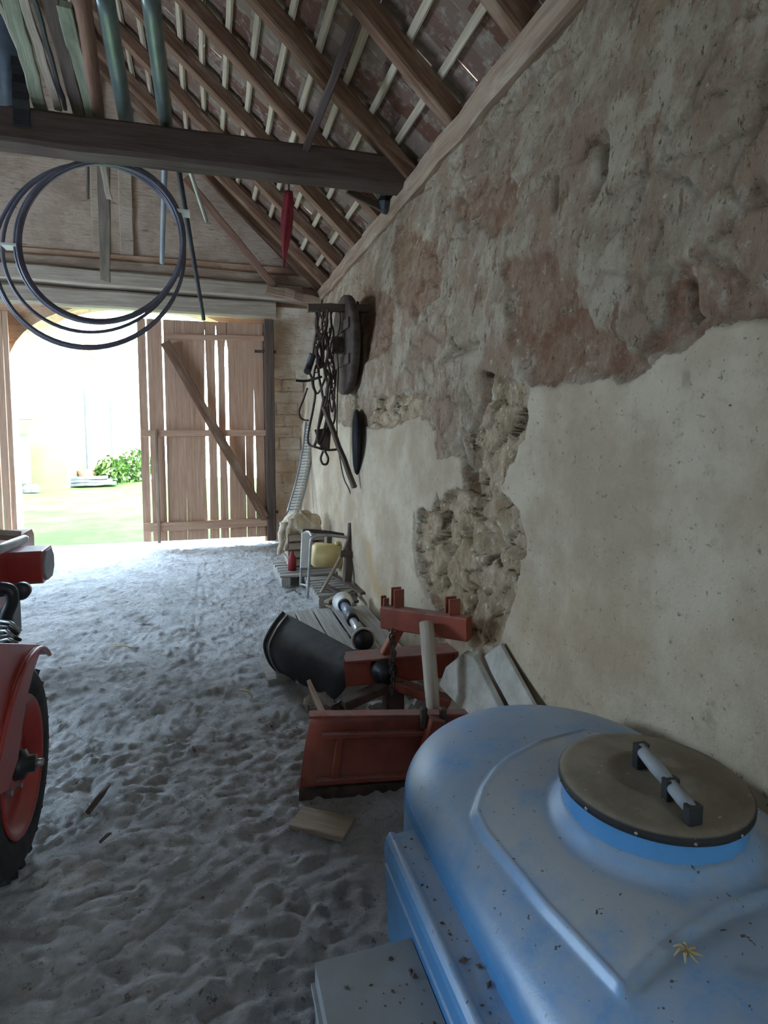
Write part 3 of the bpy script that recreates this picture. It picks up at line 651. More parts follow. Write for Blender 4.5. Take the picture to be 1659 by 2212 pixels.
# ------------------------------------------------------------------ ON THE RIGHT WALL
mb = MB(); a = at(665, 665, y=5.5); b = at(797, 666, y=5.5); mb.beam(a, b + Vector((.03, 0, 0)), .065, .07, n=6, jit=.01)
tag(mb.build('hanging_rail', M['dark_wood']), 'dark wooden bar sticking out of the right wall that carries the harness', 'bar')
c = at(750, 747, y=5.62); wx = c.x
dr_ = thing('cable_drum', 'big dark wooden disc with hub hanging flat by the right wall', 'wheel', (wx - .02, 5.62, c.z - .48))
MB().lathe((wx - .055, 5.62, c.z), (1, 0, 0), [(0, 0), (.455, 0), (.465, .012), (.465, .06), (.455, .072), (0, .072)], 48).build('disc', M['rust'], dr_)
MB().lathe((wx - .155, 5.62, c.z), (1, 0, 0), [(0, 0), (.075, 0), (.085, .01), (.085, .29), (.075, .30), (0, .30)], 24).build('hub', M['rust'], dr_)
for s in (-1, 1): MB().beam((wx - .065, 5.62 - .36, c.z + s * .16), (wx - .065, 5.62 + .36, c.z + s * .16), .09, .02, (1, 0, 0)).build('cross_board', M['dark_wood'], dr_)
for s, nx_ in ((-1, wx + .12), (1, wx + .12)): MB().tube([(nx_, 5.62, c.z + .03), (wx + .08, 5.52 + .0 * s, c.z + .4)], .012, 6).build('wire_stay', M['rust'], dr_)
a = at(763, 955, y=5.25)
mb = MB(); mb.lathe((a.x - .0, 5.25, a.z), (.982, -.19, 0), [(.0, .01), (.10, .01), (.12, 0), (.22, 0), (.28, .012), (.30, .03), (.28, .05), (.22, .055), (.12, .05), (0, .045)], 44)
tag(mb.build('harrow_disc', M['soot']), 'black round dished disc hanging edge-on against the right wall', 'disc')
hn = thing('horse_harness', 'tangle of dark straps and chains hanging from the bar on the right wall', 'harness', at(700, 1005, y=5.5))
def T(p, y=5.5): return at(*p, y=y)
def strand(nm, pts, r, m='rust', n=8, dy=0): MB().tube(spline([T(p, 5.5 + dy + .03 * math.sin(i * 2.1)) for i, p in enumerate(pts)], n), r, 7).build(nm, M[m], hn)
strand('strap', [(681, 665), (686, 700), (684, 720), (678, 750), (676, 765), (672, 780), (667, 800), (673, 815), (676, 835), (681, 850), (677, 880), (669, 920), (665, 945), (668, 960), (682, 966), (705, 972), (727, 971)], .011)
strand('strap', [(691, 668), (686, 705), (692, 730), (684, 755), (690, 775), (681, 795), (677, 830), (686, 850), (699, 826), (703, 810), (697, 780), (700, 740), (696, 700), (700, 668)], .010, dy=.04)
strand('strap', [(708, 668), (704, 720), (709, 760), (702, 800), (708, 830), (706, 860), (698, 890), (688, 925), (684, 950), (678, 965)], .013, dy=-.04)
strand('strap', [(713, 668), (716, 700), (712, 730), (704, 750), (716, 770), (722, 800), (713, 830), (720, 860), (724, 880), (722, 910), (712, 926)], .010, dy=.02)
strand('strap', [(676, 765), (668, 790), (664, 803)], .035, 'black', dy=-.03)
strand('rope', [(733, 660), (735, 700), (728, 740), (731, 800), (729, 850), (728, 930), (732, 975), (742, 1030), (755, 1060), (762, 1090), (764, 1120)], .006, 'rust')
strand('hook', [(664, 838), (656, 862), (647, 885), (648, 900), (656, 907), (666, 908)], .009, 'rust', dy=.05)
strand('crossbar', [(638, 822), (662, 823), (688, 816), (694, 814)], .012, 'black')
strand('ring', [(698, 975), (693, 990), (697, 1002), (706, 1002), (709, 990), (703, 976), (700, 968)], .011, 'rust')
strand('ring', [(706, 668), (698, 690), (690, 672), (697, 658), (706, 668)], .008, 'rust')
strand('strap', [(687, 668), (682, 700), (688, 735), (695, 765), (688, 800), (694, 840), (700, 870)], .012, dy=.06)
strand('strap', [(702, 668), (707, 695), (700, 725), (693, 750), (700, 790), (712, 815), (705, 850), (711, 900), (705, 940)], .013, dy=-.02)
strand('strap', [(719, 668), (714, 690), (721, 720), (715, 745), (708, 780), (717, 820), (712, 860), (718, 890), (722, 850), (726, 800)], .009, dy=.05)
strand('strap', [(696, 720), (689, 745), (684, 770), (691, 795), (699, 770), (696, 735)], .010, dy=-.05)
strand('collar', [(701, 855), (692, 900), (686, 940), (690, 958), (698, 940), (706, 900), (708, 865)], .014, dy=-.06)
for k in range(4):
    p0 = [(684, 700), (696, 690), (710, 715), (719, 760)][k]; mb = MB()
    for j in range(12):
        c = T((p0[0] + 2.5 * math.sin(j * .9 + k), p0[1] + j * 9), 5.46 + .03 * k); ring = [c + Vector((.016 * math.cos(a) * (j % 2), .016 * math.cos(a) * (1 - j % 2), .027 * math.sin(a))) for a in [2 * math.pi * q / 8 for q in range(8)]]
        mb.tube(ring, .0055, 5, closed=True)
    mb.build('chain', M['rust'], hn)
MB().beam(T((697, 926)), T((703, 972)), .16, .04, (0, 1, 0), taper=.5).build('pulley_block', M['dark_wood'], hn)
a = at(700, 880, y=5.40); b = at(766, 1053, y=5.05); mb = MB(); mb.beam(a, b, .045, .035, n=6, jit=.01); tag(mb.build('handle_stick', M['dark_wood']), 'dark wooden handle slanting down from the harness toward the black disc', 'stick')
# perforated white panel leaning in the corner
rows = []
for i in range(17):
    t = i / 16; l = at(672 - 38 * t - 6 * math.sin(math.pi * t) * -1, 912 + 195 * t, y=7.9 - .5 * t); w = .13 + .02 * t
    rows.append([l + Vector((w * (j / 4 - .5), .03 * abs(j - 2) / 2, 0)) for j in range(5)])
pn = thing('perforated_panel', 'bent white perforated strip leaning in the corner beside the gate', 'panel', rows[-1][2])
MB().sheet(rows, .006).build('strip', M['white_plastic'], pn)
mb = MB()
for i in range(1, 30):
    t = i / 30 * 16; r0 = rows[int(t)]; r1 = rows[min(int(t) + 1, 16)]; f = t - int(t); l = r0[0].lerp(r1[0], f); r_ = r0[4].lerp(r1[4], f); y_ = Vector((0, -.022, 0))
    mb.beam(l.lerp(r_, .08) + y_, l.lerp(r_, .92) + y_, .02, .012, (0, 1, 0))
mb.build('cross_slats', M['concrete'], pn)
for i in (0, 4):
    MB().tube([r[i] for r in rows], .012, 6).build('edge_bead', M['steel'], pn)

# ------------------------------------------------------------------ FAR HEAP BY THE WALL
def pallet(x0, x1, y0, y1, z, n, label, m='pallet_wood', along='x', seed=0, group=None, gap=.3):
    root = thing('pallet', label, 'pallet', ((x0 + x1) / 2, (y0 + y1) / 2, 0), group); r = random.Random(seed)
    for i in range(n):
        j = lambda: (r.random() - .5) * .015
        if along == 'x':
            w = (y1 - y0) / n; y = y0 + w * (i + .5); MB().beam((x0 + j(), y + j(), z - .011), (x1 + j(), y + j(), z - .011), w * (1 - gap), .022, n=4, jit=.005, seed=i).build('slat', M[m], root)
        else:
            w = (x1 - x0) / n; x = x0 + w * (i + .5); MB().beam((x + j(), y0 + j(), z - .011), (x + j(), y1 + j(), z - .011), w * (1 - gap), .022, n=4, jit=.005, seed=i).build('slat', M[m], root)
    for i in range(3):
        t = (i + .5) / 3 if False else i / 2
        if along == 'x':
            x = x0 + .05 + (x1 - x0 - .1) * t; MB().beam((x, y0, z - .06), (x, y1, z - .06), .09, .072).build('bearer', M[m], root)
            MB().beam((x, y0, z - .106), (x, y1, z - .106), .09, .02).build('skid', M[m], root)
        else:
            y = y0 + .05 + (y1 - y0 - .1) * t; MB().beam((x0, y, z - .06), (x1, y, z - .06), .09, .072).build('bearer', M[m], root)
            MB().beam((x0, y, z - .106), (x1, y, z - .106), .09, .02).build('skid', M[m], root)
    return root
pallet(.69, 1.27, 6.02, 6.78, .135, 6, 'grey slatted pallet farthest back beside the gate under the sack', seed=1)
pallet(.93, 1.29, 5.22, 5.98, .125, 8, 'dark grey slatted pallet beside the wall behind the round shaft', seed=2)
sk = thing('sack_heap', 'dusty beige sack slumped over a crate beside the gate corner', 'sack', (.98, 6.55, .2))
c = at(648, 1150, y=6.55); rows = []
rnd = np.random.RandomState(5)
for i in range(25):
    v = i / 24 * math.pi; row = []
    for k in range(33):
        u = k / 32 * 2 * math.pi; w = 1 + .13 * math.sin(3 * u + 2 * v) + .09 * math.sin(7 * u - 4 * v) + .05 * math.sin(13 * u + 5 * v)
        row.append(c + Vector((.22 * w * math.sin(v) * math.cos(u), .17 * w * math.sin(v) * math.sin(u), .16 * w * math.cos(v) + .06)))
    rows.append(row)
MB().sheet(rows, .004).build('sack_body', M['sack'], sk)
for (p, q, r_) in (((612, 1128), (604, 1198), .045), ((628, 1120), (617, 1190), .05), ((605, 1150), (612, 1195), .03)):
    A = at(*p, y=6.45); B = at(*q, y=6.40); MB().tube([A.lerp(B, t / 6) + Vector((.012 * math.sin(t * 2), 0, 0)) for t in range(7)], [r_ * (1 - .5 * t / 6) for t in range(7)], 8).build('hanging_fold', M['sack'], sk)
cr = thing('crate', 'small wooden crate standing on the far pallet under the sack', 'crate', (1.0, 6.5, .137))
for z_ in (.19, .28, .37, .46):
    for yy in (6.38, 6.68): MB().beam((.82, yy, z_), (1.20, yy, z_), .018, .07).build('slat', M['grey_wood'], cr)
    for xx in (.82, 1.20): MB().beam((xx, 6.38, z_), (xx, 6.68, z_), .018, .07).build('slat', M['grey_wood'], cr)
for xx in (.83, 1.19):
    for yy in (6.39, 6.67): MB().beam((xx, yy, .14), (xx, yy, .50), .035, .035, (0, 1, 0)).build('corner_post', M['dark_wood'], cr)
a = at(631, 1200, y=6.25); tag(MB().lathe((a.x, 6.25, .14), (0, 0, 1), [(0, 0), (.045, 0), (.045, .13), (.02, .17), (.02, .2), (0, .2)], 16).build('bottle', M['red_cloth']), 'small dark red bottle on the far pallet below the sack', 'bottle')
st = thing('metal_chair_frame', 'bare tubular metal chair frame standing beside the far pallet', 'chair', (1.0, 5.5, 0))
def tb(nm, pts, ys, r, m='steel', n=6):
    MB().tube(spline([at(*p, y=y) for p, y in zip(pts, ys)], n), r, 10).build(nm, M[m], st)
tb('leg', [(664, 1292), (668, 1230), (671, 1175), (676, 1163), (700, 1156), (752, 1161)], [5.38, 5.38, 5.38, 5.38, 5.38, 5.38], .014)
tb('leg', [(649, 1266), (652, 1190), (655, 1158), (660, 1150), (668, 1150), (674, 1160)], [5.78, 5.78, 5.75, 5.7, 5.6, 5.45], .013)
tb('leg', [(752, 1161), (735, 1205), (713, 1245), (686, 1294)], [5.4, 5.4, 5.38, 5.34], .016, 'grey_wood')
tb('top_rail', [(654, 1146), (700, 1149), (755, 1158)], [5.75, 5.72, 5.70], .018, 'rust')
tb('foot_rail', [(650, 1262), (666, 1266)], [5.76, 5.4], .010)
a0, a1 = at(663, 1152, y=5.55), at(660, 1226, y=5.55); MB().beam(a0, a1, .10, .02, (0, 1, 0)).build('back_pad', M['white_plastic'], st)
cn = thing('canister', 'yellowish plastic canister lying on the pallet behind the chair frame', 'canister', at(700, 1224, y=5.9))
a = at(672, 1198, y=5.9); b = at(742, 1202, y=5.9); MB().tube([a, a.lerp(b, .03), a.lerp(b, .12), a.lerp(b, .88), a.lerp(b, .97), b], [.06, .10, .125, .125, .10, .06], 24).build('body', M['cream'], cn)
MB().lathe(a.lerp(b, .8) + Vector((0, -.02, .115)), (0, 0, 1), [(0, 0), (.03, 0), (.03, .04), (0, .04)], 16).build('cap', M['cream'], cn)
wp_ = thing('fence_post', 'rough dark wooden post with cross piece leaning beside the wall', 'post', at(752, 1262, y=5.35))
MB().beam(at(749, 1262, y=5.35), at(761, 1130, y=5.45), .075, .07, (0, 1, 0), 6, .012).build('post', M['dark_wood'], wp_)
MB().beam(at(735, 1196, y=5.33), at(791, 1200, y=5.35), .06, .03, (0, 1, 0), 3, .008).build('cross_piece', M['dark_wood'], wp_)
MB().beam(at(765, 1165, y=5.38), at(782, 1132, y=5.45), .05, .03, (0, 1, 0), 3, .01).build('hinge', M['black'], wp_)
stick('thin_lath', (786, 1136), 5.3, (796, 1292), 5.05, .03, 'dark_wood', 'thin dark lath leaning on the wall right of the wooden post', 'lath', False)
rnd = random.Random(3)
for k, (p, q) in enumerate((((700, 1262), (770, 1300)), ((705, 1300), (790, 1262)), ((715, 1240), (785, 1282)), ((690, 1305), (735, 1312)))):
    A = at(*p, z=.155 + .02 * k); B = at(*q, z=.15 + .03 * k)
    if k == 3: A = at(*p, z=.03); B = at(*q, z=.03)
    tag(MB().beam(A, B, .05, .022, n=5, jit=.01, seed=k).build('loose_lath', M['grey_wood' if k % 2 else 'dark_wood']), ['dark loose lath crossing the rear of the near-wall pallet', 'grey loose lath crossing the pallet toward the wall', 'dark loose lath topmost on the slatted pallet by the wall', 'grey loose lath lying on the floor in front of the slatted pallet'][k], 'lath', 'loose laths by the pallet')

# ------------------------------------------------------------------ NEAR PALLET, SHAFT
pallet(.50, 1.26, 3.62, 4.78, .14, 5, 'wide grey board pallet carrying the round blue shaft', seed=6, along='y', gap=.10)
a = at(566, 1432, z=.02); tag(MB().box((a.x + .11, a.y - .14, .02), (.22, .36, .025), .05).build('floor_board', M['pallet_wood']), 'short pale board lying on the earth below the black mouldboard', 'board')
ps = thing('drive_shaft', 'blue and black tractor drive shaft with pale guard cones lying on the pallet', 'shaft', (1.02, 4.25, .14))
A = at(742, 1304, z=.20); B = at(782, 1376, z=.20); d = (B - A).normalized()
MB().tube([A + d * .04, A.lerp(B, .45)], .036, 20).build('outer_tube', M['blue_steel'], ps)
MB().tube([A.lerp(B, .42), A.lerp(B, .56)], .046, 20).build('collar', M['black'], ps)
MB().tube([A.lerp(B, .55), B], .03, 20).build('inner_tube', M['steel'], ps)
for o_, s, nm in ((A, -1, 'guard_cone'), (B, 1, 'guard_cone')):
    MB().lathe(o_, d * s, [(.03, -.05), (.05, -.03), (.06, .0), (.082, .05), (.085, .05), (.085, .058), (.07, .055), (.05, .0), (.03, -.02)], 28).build(nm, M['white_plastic'], ps)
    MB().lathe(o_ + d * s * .04, d * s, [(0, 0), (.055, 0), (.062, .02), (.062, .05), (.04, .06), (.04, .1), (0, .1)], 20).build('yoke', M['black'], ps)
    MB().lathe(o_ - d * s * .06, d * s, [(.04, 0), (.052, .005), (.052, .035), (.04, .04)], 20).build('clamp_ring', M['rubber'], ps)
a = at(905, 1372, z=.14); tag(MB().lathe((a.x, a.y, .14), (0, 0, 1), [(0, 0), (.085, 0), (.08, .02), (.04, .09), (.03, .13), (0, .13)], 20).build('rubber_cone', M['rubber']), 'small black rubber cone on the pallet behind the red arm', 'cone')
a = at(958, 1385, z=.14); tag(MB().box((a.x, a.y, .185), (.12, .10, .09), .3).build('brick', M['concrete']), 'pale broken brick on the pallet under the red head beam', 'brick')

# ------------------------------------------------------------------ MOULDBOARD implement
pl = thing('snow_plough', 'dark curved mouldboard on a red steel beam resting beside the pallet', 'plough', (.6, 3.5, 0))
L = [(612, 1322), (600, 1336), (586, 1356), (572, 1385), (573, 1408), (584, 1434), (606, 1457)]; Rr = [(783, 1412), (777, 1426), (768, 1441), (760, 1455), (752, 1472), (741, 1492), (722, 1511)]
LY = [3.9, 3.87, 3.82, 3.78, 3.78, 3.82, 3.88]; RY = [3.22, 3.18, 3.14, 3.12, 3.13, 3.17, 3.22]
rows = []
for j in range(9):
    t = j / 8; row = [at(*l, y=a).lerp(at(*r, y=b), t) for l, r, a, b in zip(L, Rr, LY, RY)]; rows.append(spline(row, 4))
for row in rows:
    for q in row: q.z = max(q.z, .012)
MB().sheet(rows, -.008).build('mouldboard', M['mould'], pl)
e = [q + Vector((-.006, -.008, 0)) for q in [rows[1][i].lerp(rows[0][i], .45) for i in range(len(rows[0]))]]; MB().tube(e, .006, 6).build('rib', M['steel'], pl)
MB().tube([q for q in rows[0]], .009, 6).build('edge_bar', M['mould'], pl)
a = at(745, 1449, y=3.12); b = at(985, 1428, y=2.98); MB().beam(a, b, .08, .155, n=2).build('beam', M['orange_red'], pl)
MB().beam(a + Vector((0, -.01, .08)), b + Vector((0, -.01, .08)), .15, .012).build('top_flange', M['orange_red'], pl)
c = at(832, 1452, y=2.98); MB().lathe(c + Vector((0, .06, 0)), (0, -1, 0), [(0, 0), (.07, 0), (.07, .06), (.045, .075), (.045, .12), (0, .12)], 24).build('pivot', M['black'], pl)
MB().beam(at(872, 1338, y=3.0), at(832, 1412, y=3.05), .055, .05, (0, 1, 0), n=1).build('arm', M['orange_red'], pl)
MB().beam(at(846, 1476, y=2.98), at(742, 1522, y=2.95), .08, .05, n=1).build('leg', M['rust'], pl)
MB().beam(at(850, 1476, y=2.98), at(972, 1517, y=2.80), .08, .05, n=1).build('leg', M['orange_red'], pl)
MB().beam(at(848, 1470, y=2.99), at(850, 1545, y=2.95), .10, .10, (0, 1, 0)).build('foot', M['rust'], pl)
mb = MB()
for j in range(15):
    c = at(848 - 2 * math.sin(j), 1366 + j * 9.2, y=2.90); ring = [c + Vector((.013 * math.cos(a) * (j % 2), .013 * math.cos(a) * (1 - j % 2), .02 * math.sin(a))) for a in [2 * math.pi * q / 8 for q in range(8)]]
    mb.tube(ring, .005, 5, closed=True)
mb.build('chain', M['rust'], pl)

# ------------------------------------------------------------------ GRADER BLADE with post and head beam
gb = thing('grader_blade', 'wide brownish red scraper blade with pale upright post and notched head beam', 'scraper', (.8, 2.45, 0))
TL = at(672, 1550, y=2.50); TR = at(1092, 1545, y=2.36); BL = at(646, 1722, z=.012); BR = Vector((BL.x + (TR.x - TL.x) + .02, BL.y - .15, .012))
rows = []
for i in range(9):
    t = i / 8; b = .035 * math.sin(math.pi * t); rows.append([TL.lerp(TR, j / 6).lerp(BL.lerp(BR, j / 6), t) + Vector((0, b, 0)) for j in range(7)])
MB().sheet(rows, .010).build('plate', M['orange_red'], gb)
rim = [TL + Vector((-.005, .012, .008)), TR + Vector((0, .012, .008))]; MB().beam(rim[0], rim[1], .055, .014).build('top_rim', M['orange_red'], gb)
def onp(u, v, o=-.018): return TL.lerp(TR, u).lerp(BL.lerp(BR, u), v) + Vector((0, .035 * math.sin(math.pi * v) + o, 0))
for v in (.24, .82): MB().beam(onp(.07, v), onp(.98, v), .022, .028, (0, 1, 0)).build('rib', M['orange_red'], gb)
for u in (.16,): MB().beam(onp(u, .26), onp(u, .80), .03, .02, (0, 1, 0)).build('upright_rib', M['orange_red'], gb)
MB().beam(onp(.62, -.02, -.035), onp(.60, .62, -.035), .07, .05, (0, 1, 0)).build('bracket', M['orange_red'], gb)
MB().beam(BL + Vector((0, .0, .012)), BR + Vector((0, 0, .012)), .016, .05, (0, 0, 1)).build('cutting_edge', M['rust'], gb)
for u in (.56, .66): a = onp(u, .0, -.02); MB().lathe(a + Vector((0, 0, .0)), (0, 0, 1), [(0, -.04), (.018, -.04), (.018, .045), (.01, .05), (0, .05)], 8, False).build('bolt', M['rust'], gb)
pa = at(937, 1548, y=2.47); pb = at(921, 1345, y=2.72); MB().tube([pa, pa.lerp(pb, .3), pa.lerp(pb, .7), pb], [.030, .034, .036, .036], 20).build('post', M['handle_wood'], gb)
HL = at(829, 1331, y=2.98); HR = at(1013, 1358, y=2.62); MB().beam(HL, HR, .07, .118).build('head_beam', M['orange_red'], gb)
hd = (HR - HL).normalized()
for f, hh, w_ in ((.19, .085, .055), (.03, .03, .03), (.84, .07, .06)):
    q = HL.lerp(HR, f) + Vector((0, 0, .04)); MB().beam(q, q + Vector((0, 0, hh + .03)), w_, .012, (0, 1, 0)).build('prong', M['orange_red'], gb)
    MB().beam(q + Vector((0, .05, 0)), q + Vector((0, .05, hh + .03)), w_, .012, (0, 1, 0)).build('prong', M['orange_red'], gb)

# ------------------------------------------------------------------ rubble and leaning slabs
rnd = random.Random(8)
rub = [(700, 1512, .06, 'pale flat stone just below the right end of the black mouldboard'), (740, 1532, .05, 'dark rubble lump behind the scraper blade beside the iron leg'), (818, 1524, .055, 'white dusty stone in the middle of the rubble behind the scraper blade'), (896, 1488, .075, 'whitish curved stone left of the pale upright post'), (905, 1525, .05, 'small grey stone at the foot of the pale upright post'), (775, 1520, .045, 'small grey stone between the two iron legs behind the blade'), (668, 1515, .04, 'small pale stone at the left end of the scraper blade')]
for k, (px, py, r_, lab) in enumerate(rub):
    c = at(px, py, z=.05); mb = MB(); vs = []; rng = random.Random(k); P_ = [(r_ * (.0 if i in (0, 5) else [0, .8, 1.2, 1.1, .7, 0][i]), -.05 + .1 * i / 5) for i in range(6)]
    mb.lathe((c.x, c.y, .045), (rng.random() * .5, rng.random() * .5, 1), P_, 8, False); mb.v = [v + Vector((rng.uniform(-1, 1), rng.uniform(-1, 1), rng.uniform(-1, 1))) * .018 for v in mb.v]
    tag(mb.build('rubble_stone', M['stone'] if k != 1 else M['rust']), lab, 'stone', 'rubble behind the scraper blade')
def wpoly(name, pts, off, m, label, cat):
    P_ = [at(px, py, x=x) for px, py, x in pts]
    c = Vector((0, 0, 0))
    tag(MB().prism(P_, off).build(name, M[m], bevel=.004), label, cat)
wpoly('stone_slab', [(948, 1482, 1.10), (962, 1442, 1.13), (1000, 1412, 1.175), (1022, 1420, 1.18), (1085, 1545, 1.17), (1012, 1548, 1.10)], (.03, .01, .012), 'concrete', 'grey speckled slab leaning low on the right wall beside the pale post', 'slab')
wpoly('leaning_board', [(1042, 1420, 1.235), (1080, 1392, 1.255), (1165, 1548, 1.22), (1118, 1560, 1.19)], (.02, .008, .006), 'concrete', 'whitish board leaning on the wall between the grey slab and the blue tank', 'board')
a = at(676, 1488, z=.10); tag(MB().beam(at(673, 1490, y=2.86), at(706, 1560, y=2.62), .13, .02, (1, 0, .3)).build('plank_end', M['old_wood']), 'short brown plank end tilted at the left end of the scraper blade', 'plank')
tag(MB().beam(at(640, 1765, z=.02), at(755, 1792, z=.02), .13, .022, n=4, jit=.006).build('floor_plank', M['grey_wood']), 'grey plank piece half hidden in the shade in front of the scraper blade', 'plank')

# ------------------------------------------------------------------ BLUE TANK
tkx, tky1, tky0, ta = .89, 1.36, .45, .41
bluem = NT('blue_tank_plastic'); p = bluem.obj()
col = bluem.mix(bluem.ramp(bluem.noise(p, 3, 4), .3, .7), (.075, .25, .53), (.10, .31, .62))
nzf = bluem.ramp(bluem.nz(), .12, .9)
d_ = bluem.math('MULTIPLY', nzf, bluem.ramp(bluem.noise(p, 8, 8, .75), .15, .62)); d_ = bluem.math('MULTIPLY', d_, .66)
cen = bluem.attr('centre').outputs['Fac']; d_ = bluem.math('MINIMUM', .92, bluem.math('ADD', d_, bluem.math('MULTIPLY', cen, bluem.ramp(bluem.noise(p, 9, 6, .7), .2, .6))))
col = bluem.mix(d_, col, (.42, .43, .43))
spk = bluem.math('MULTIPLY', bluem.ramp(bluem.noise(p, 60, 3, .7), .66, .70), nzf); col = bluem.mix(spk, col, (.06, .055, .045))
spk = bluem.math('MULTIPLY', bluem.ramp(bluem.noise(p, 95, 2, .6), .70, .74), nzf); col = bluem.mix(spk, col, (.42, .42, .40))
bluem.bump(bluem.noise(p, 70, 5, .8), .25, .002)
bluem.fin(col, bluem.math('ADD', .26, bluem.math('MULTIPLY', d_, .28)), 0, .5)
tk = thing('water_tank', 'big dusty blue plastic tank with rounded end standing against the right wall', 'tank', (tkx, .95, 0))
NA, NR = 520, 190
u = np.linspace(0, 1, NA + 1)[:-1]; Rn = np.concatenate([np.linspace(0, .8, 120), np.linspace(.805, 1, NR - 120)])
per = []
sl = tky1 - tky0; tot = 2 * sl + 2 * math.pi * ta
for q in u:
    s = q * tot
    if s < math.pi * ta: a = s / ta; o = (tkx + ta * math.cos(a), tky1 + ta * math.sin(a)); c = (tkx, tky1)
    elif s < math.pi * ta + sl: yy = tky1 - (s - math.pi * ta); o = (tkx - ta, yy); c = (tkx, yy)
    elif s < 2 * math.pi * ta + sl: a = math.pi + (s - math.pi * ta - sl) / ta; o = (tkx + ta * math.cos(a), tky0 + ta * math.sin(a)); c = (tkx, tky0)
    else: yy = tky0 + (s - 2 * math.pi * ta - sl); o = (tkx + ta, yy); c = (tkx, yy)
    per.append((o, c))
O = np.array([x[0] for x in per]); Cc = np.array([x[1] for x in per])
# centre line shrinks smoothly so the middle has no crease
Cc2 = Cc.copy(); Cc2[:, 1] = .9 + (Cc[:, 1] - .9) * 1.0
X = Cc2[None, :, 0] + Rn[:, None] * (O - Cc2)[None, :, 0]; Y = Cc2[None, :, 1] + Rn[:, None] * (O - Cc2)[None, :, 1]
ZT = .60 + .155 * (1 - Rn[:, None] ** 3.0) ** .5 + 0 * X
LIDC = (.905, 1.012); LR = .192
reg = [(lambda q: (q.x, q.y))(at(px, py, z=.745)) for px, py in ((1030, 1735), (1045, 1700), (1075, 1665), (1115, 1640), (1170, 1615), (1260, 1590), (1340, 1600))] + [(1.28, 1.2), (1.32, .62)] + [(lambda q: (q.x, q.y))(at(px, py, z=.75)) for px, py in ((1659, 1940), (1560, 1972), (1450, 2035), (1345, 2112), (1180, 1930), (1050, 1770))]
sg = sdf(X, Y, reg); ZT = ZT + .012 * sstep(-.006, .004, sg) * sstep(1.0, .85, Rn[:, None])
ZT = ZT + .011 * np.exp(-((sg + .004) / .006) ** 2) * sstep(1.0, .85, Rn[:, None])
hd_ = np.hypot(X - LIDC[0], Y - LIDC[1]); ZT = ZT + .03 * sstep(LR + .035, LR - .01, hd_) ** 1.8
cen_ = sstep(LR + .02, LR + .05, hd_) * .35 * sstep(-.01, .02, sg)
# side wall, lip, lower body as more rings
ringsX, ringsY, ringsZ = [X], [Y], [ZT]
for off, z in ((.0, .590), (.001, .50), (-.004, .30), (-.008, .04), (-.02, .012), (-.06, .010)):
    nrm = (O - Cc) / ta; xx = (O + nrm * off)[None]; xx = np.minimum(xx, np.array([1.265, 99])[None, None]); ringsX.append(xx[..., 0]); ringsY.append(xx[..., 1]); ringsZ.append(np.full((1, NA), z))
X2 = np.vstack(ringsX); Y2 = np.vstack(ringsY); Z2 = np.vstack(ringsZ); cen2 = np.vstack([cen_, np.full((len(ringsX) - 1, NA), .25)])
X2 = np.hstack([X2, X2[:, :1]]); Y2 = np.hstack([Y2, Y2[:, :1]]); Z2 = np.hstack([Z2, Z2[:, :1]]); cen2 = np.hstack([cen2, cen2[:, :1]])
tb_ = grid_obj('tank_body', X2[::-1] - tkx, Y2[::-1] - .95, Z2[::-1], bluem.m, {'centre': cen2[::-1]}, tk)
md = tb_.modifiers.new('weld', 'WELD'); md.merge_threshold = .0004
lx0, lx1, ly0, ly1 = .402, .50, .10, 1.352
lp = MB(); prf = [(lx1, .596), (.432, .594), (.427, .600), (.420, .602), (.414, .600), (.410, .594), (.406, .588), (.402, .575), (.402, .535), (.409, .530), (.409, .524), (.403, .520), (.412, .33), (.43, .15), (.46, .02), (lx1, .02)]
lp.prism([(x_, ly0, z_) for x_, z_ in prf], (0, ly1 - ly0, 0)); lo = lp.build('side_ledge', bluem.m, tk); b_ = lo.modifiers.new('bevel', 'BEVEL'); b_.width = .006; b_.segments = 3; b_.limit_method = 'ANGLE'
nk = MB().lathe((LIDC[0], LIDC[1], 0), (0, 0, 1), [(LR + .02, .750), (LR + .004, .768), (LR - .006, .785), (LR - .010, .80), (LR - .010, .838)], 96).build('neck', bluem.m, tk)
lm = NT('dusty_lid'); p = lm.obj(); col = lm.mix(lm.ramp(lm.noise(p, 5, 7, .7), .3, .7), (.15, .12, .085), (.26, .22, .165))
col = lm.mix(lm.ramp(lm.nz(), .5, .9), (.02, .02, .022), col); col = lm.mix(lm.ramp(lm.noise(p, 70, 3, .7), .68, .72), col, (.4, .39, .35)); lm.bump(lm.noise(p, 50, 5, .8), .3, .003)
lm.fin(col, .7, 0, .35)
ld = MB().lathe((LIDC[0], LIDC[1], 0), (0, 0, 1), [(0, .836), (LR - .01, .836), (LR + .0, .838), (LR + .002, .842), (LR + .002, .852), (LR - .004, .858), (LR - .02, .861), (.10, .862), (.09, .866), (.08, .862), (.03, .864), (0, .864)], 96).build('lid', lm.m, tk)
ha = at(1385, 1618, z=.905); hb = at(1497, 1752, z=.885); hm = ha.lerp(hb, .58)
hr = MB().tube([ha + Vector((0, 0, .0)), ha.lerp(hb, .3), hm], [.014, .016, .014], 14).build('grip', M['cover'], tk)
MB().tube([hm.lerp(hb, .12), hm.lerp(hb, .6), hb], [.014, .015, .013], 14).build('grip', M['cover'], tk)
for q in (ha, hm.lerp(hb, .06), hb):
    MB().beam(Vector((q.x, q.y, .862)), q + Vector((0, 0, .012)), .032, .02, (0, 1, 0)).build('handle_bracket', M['black'], tk)
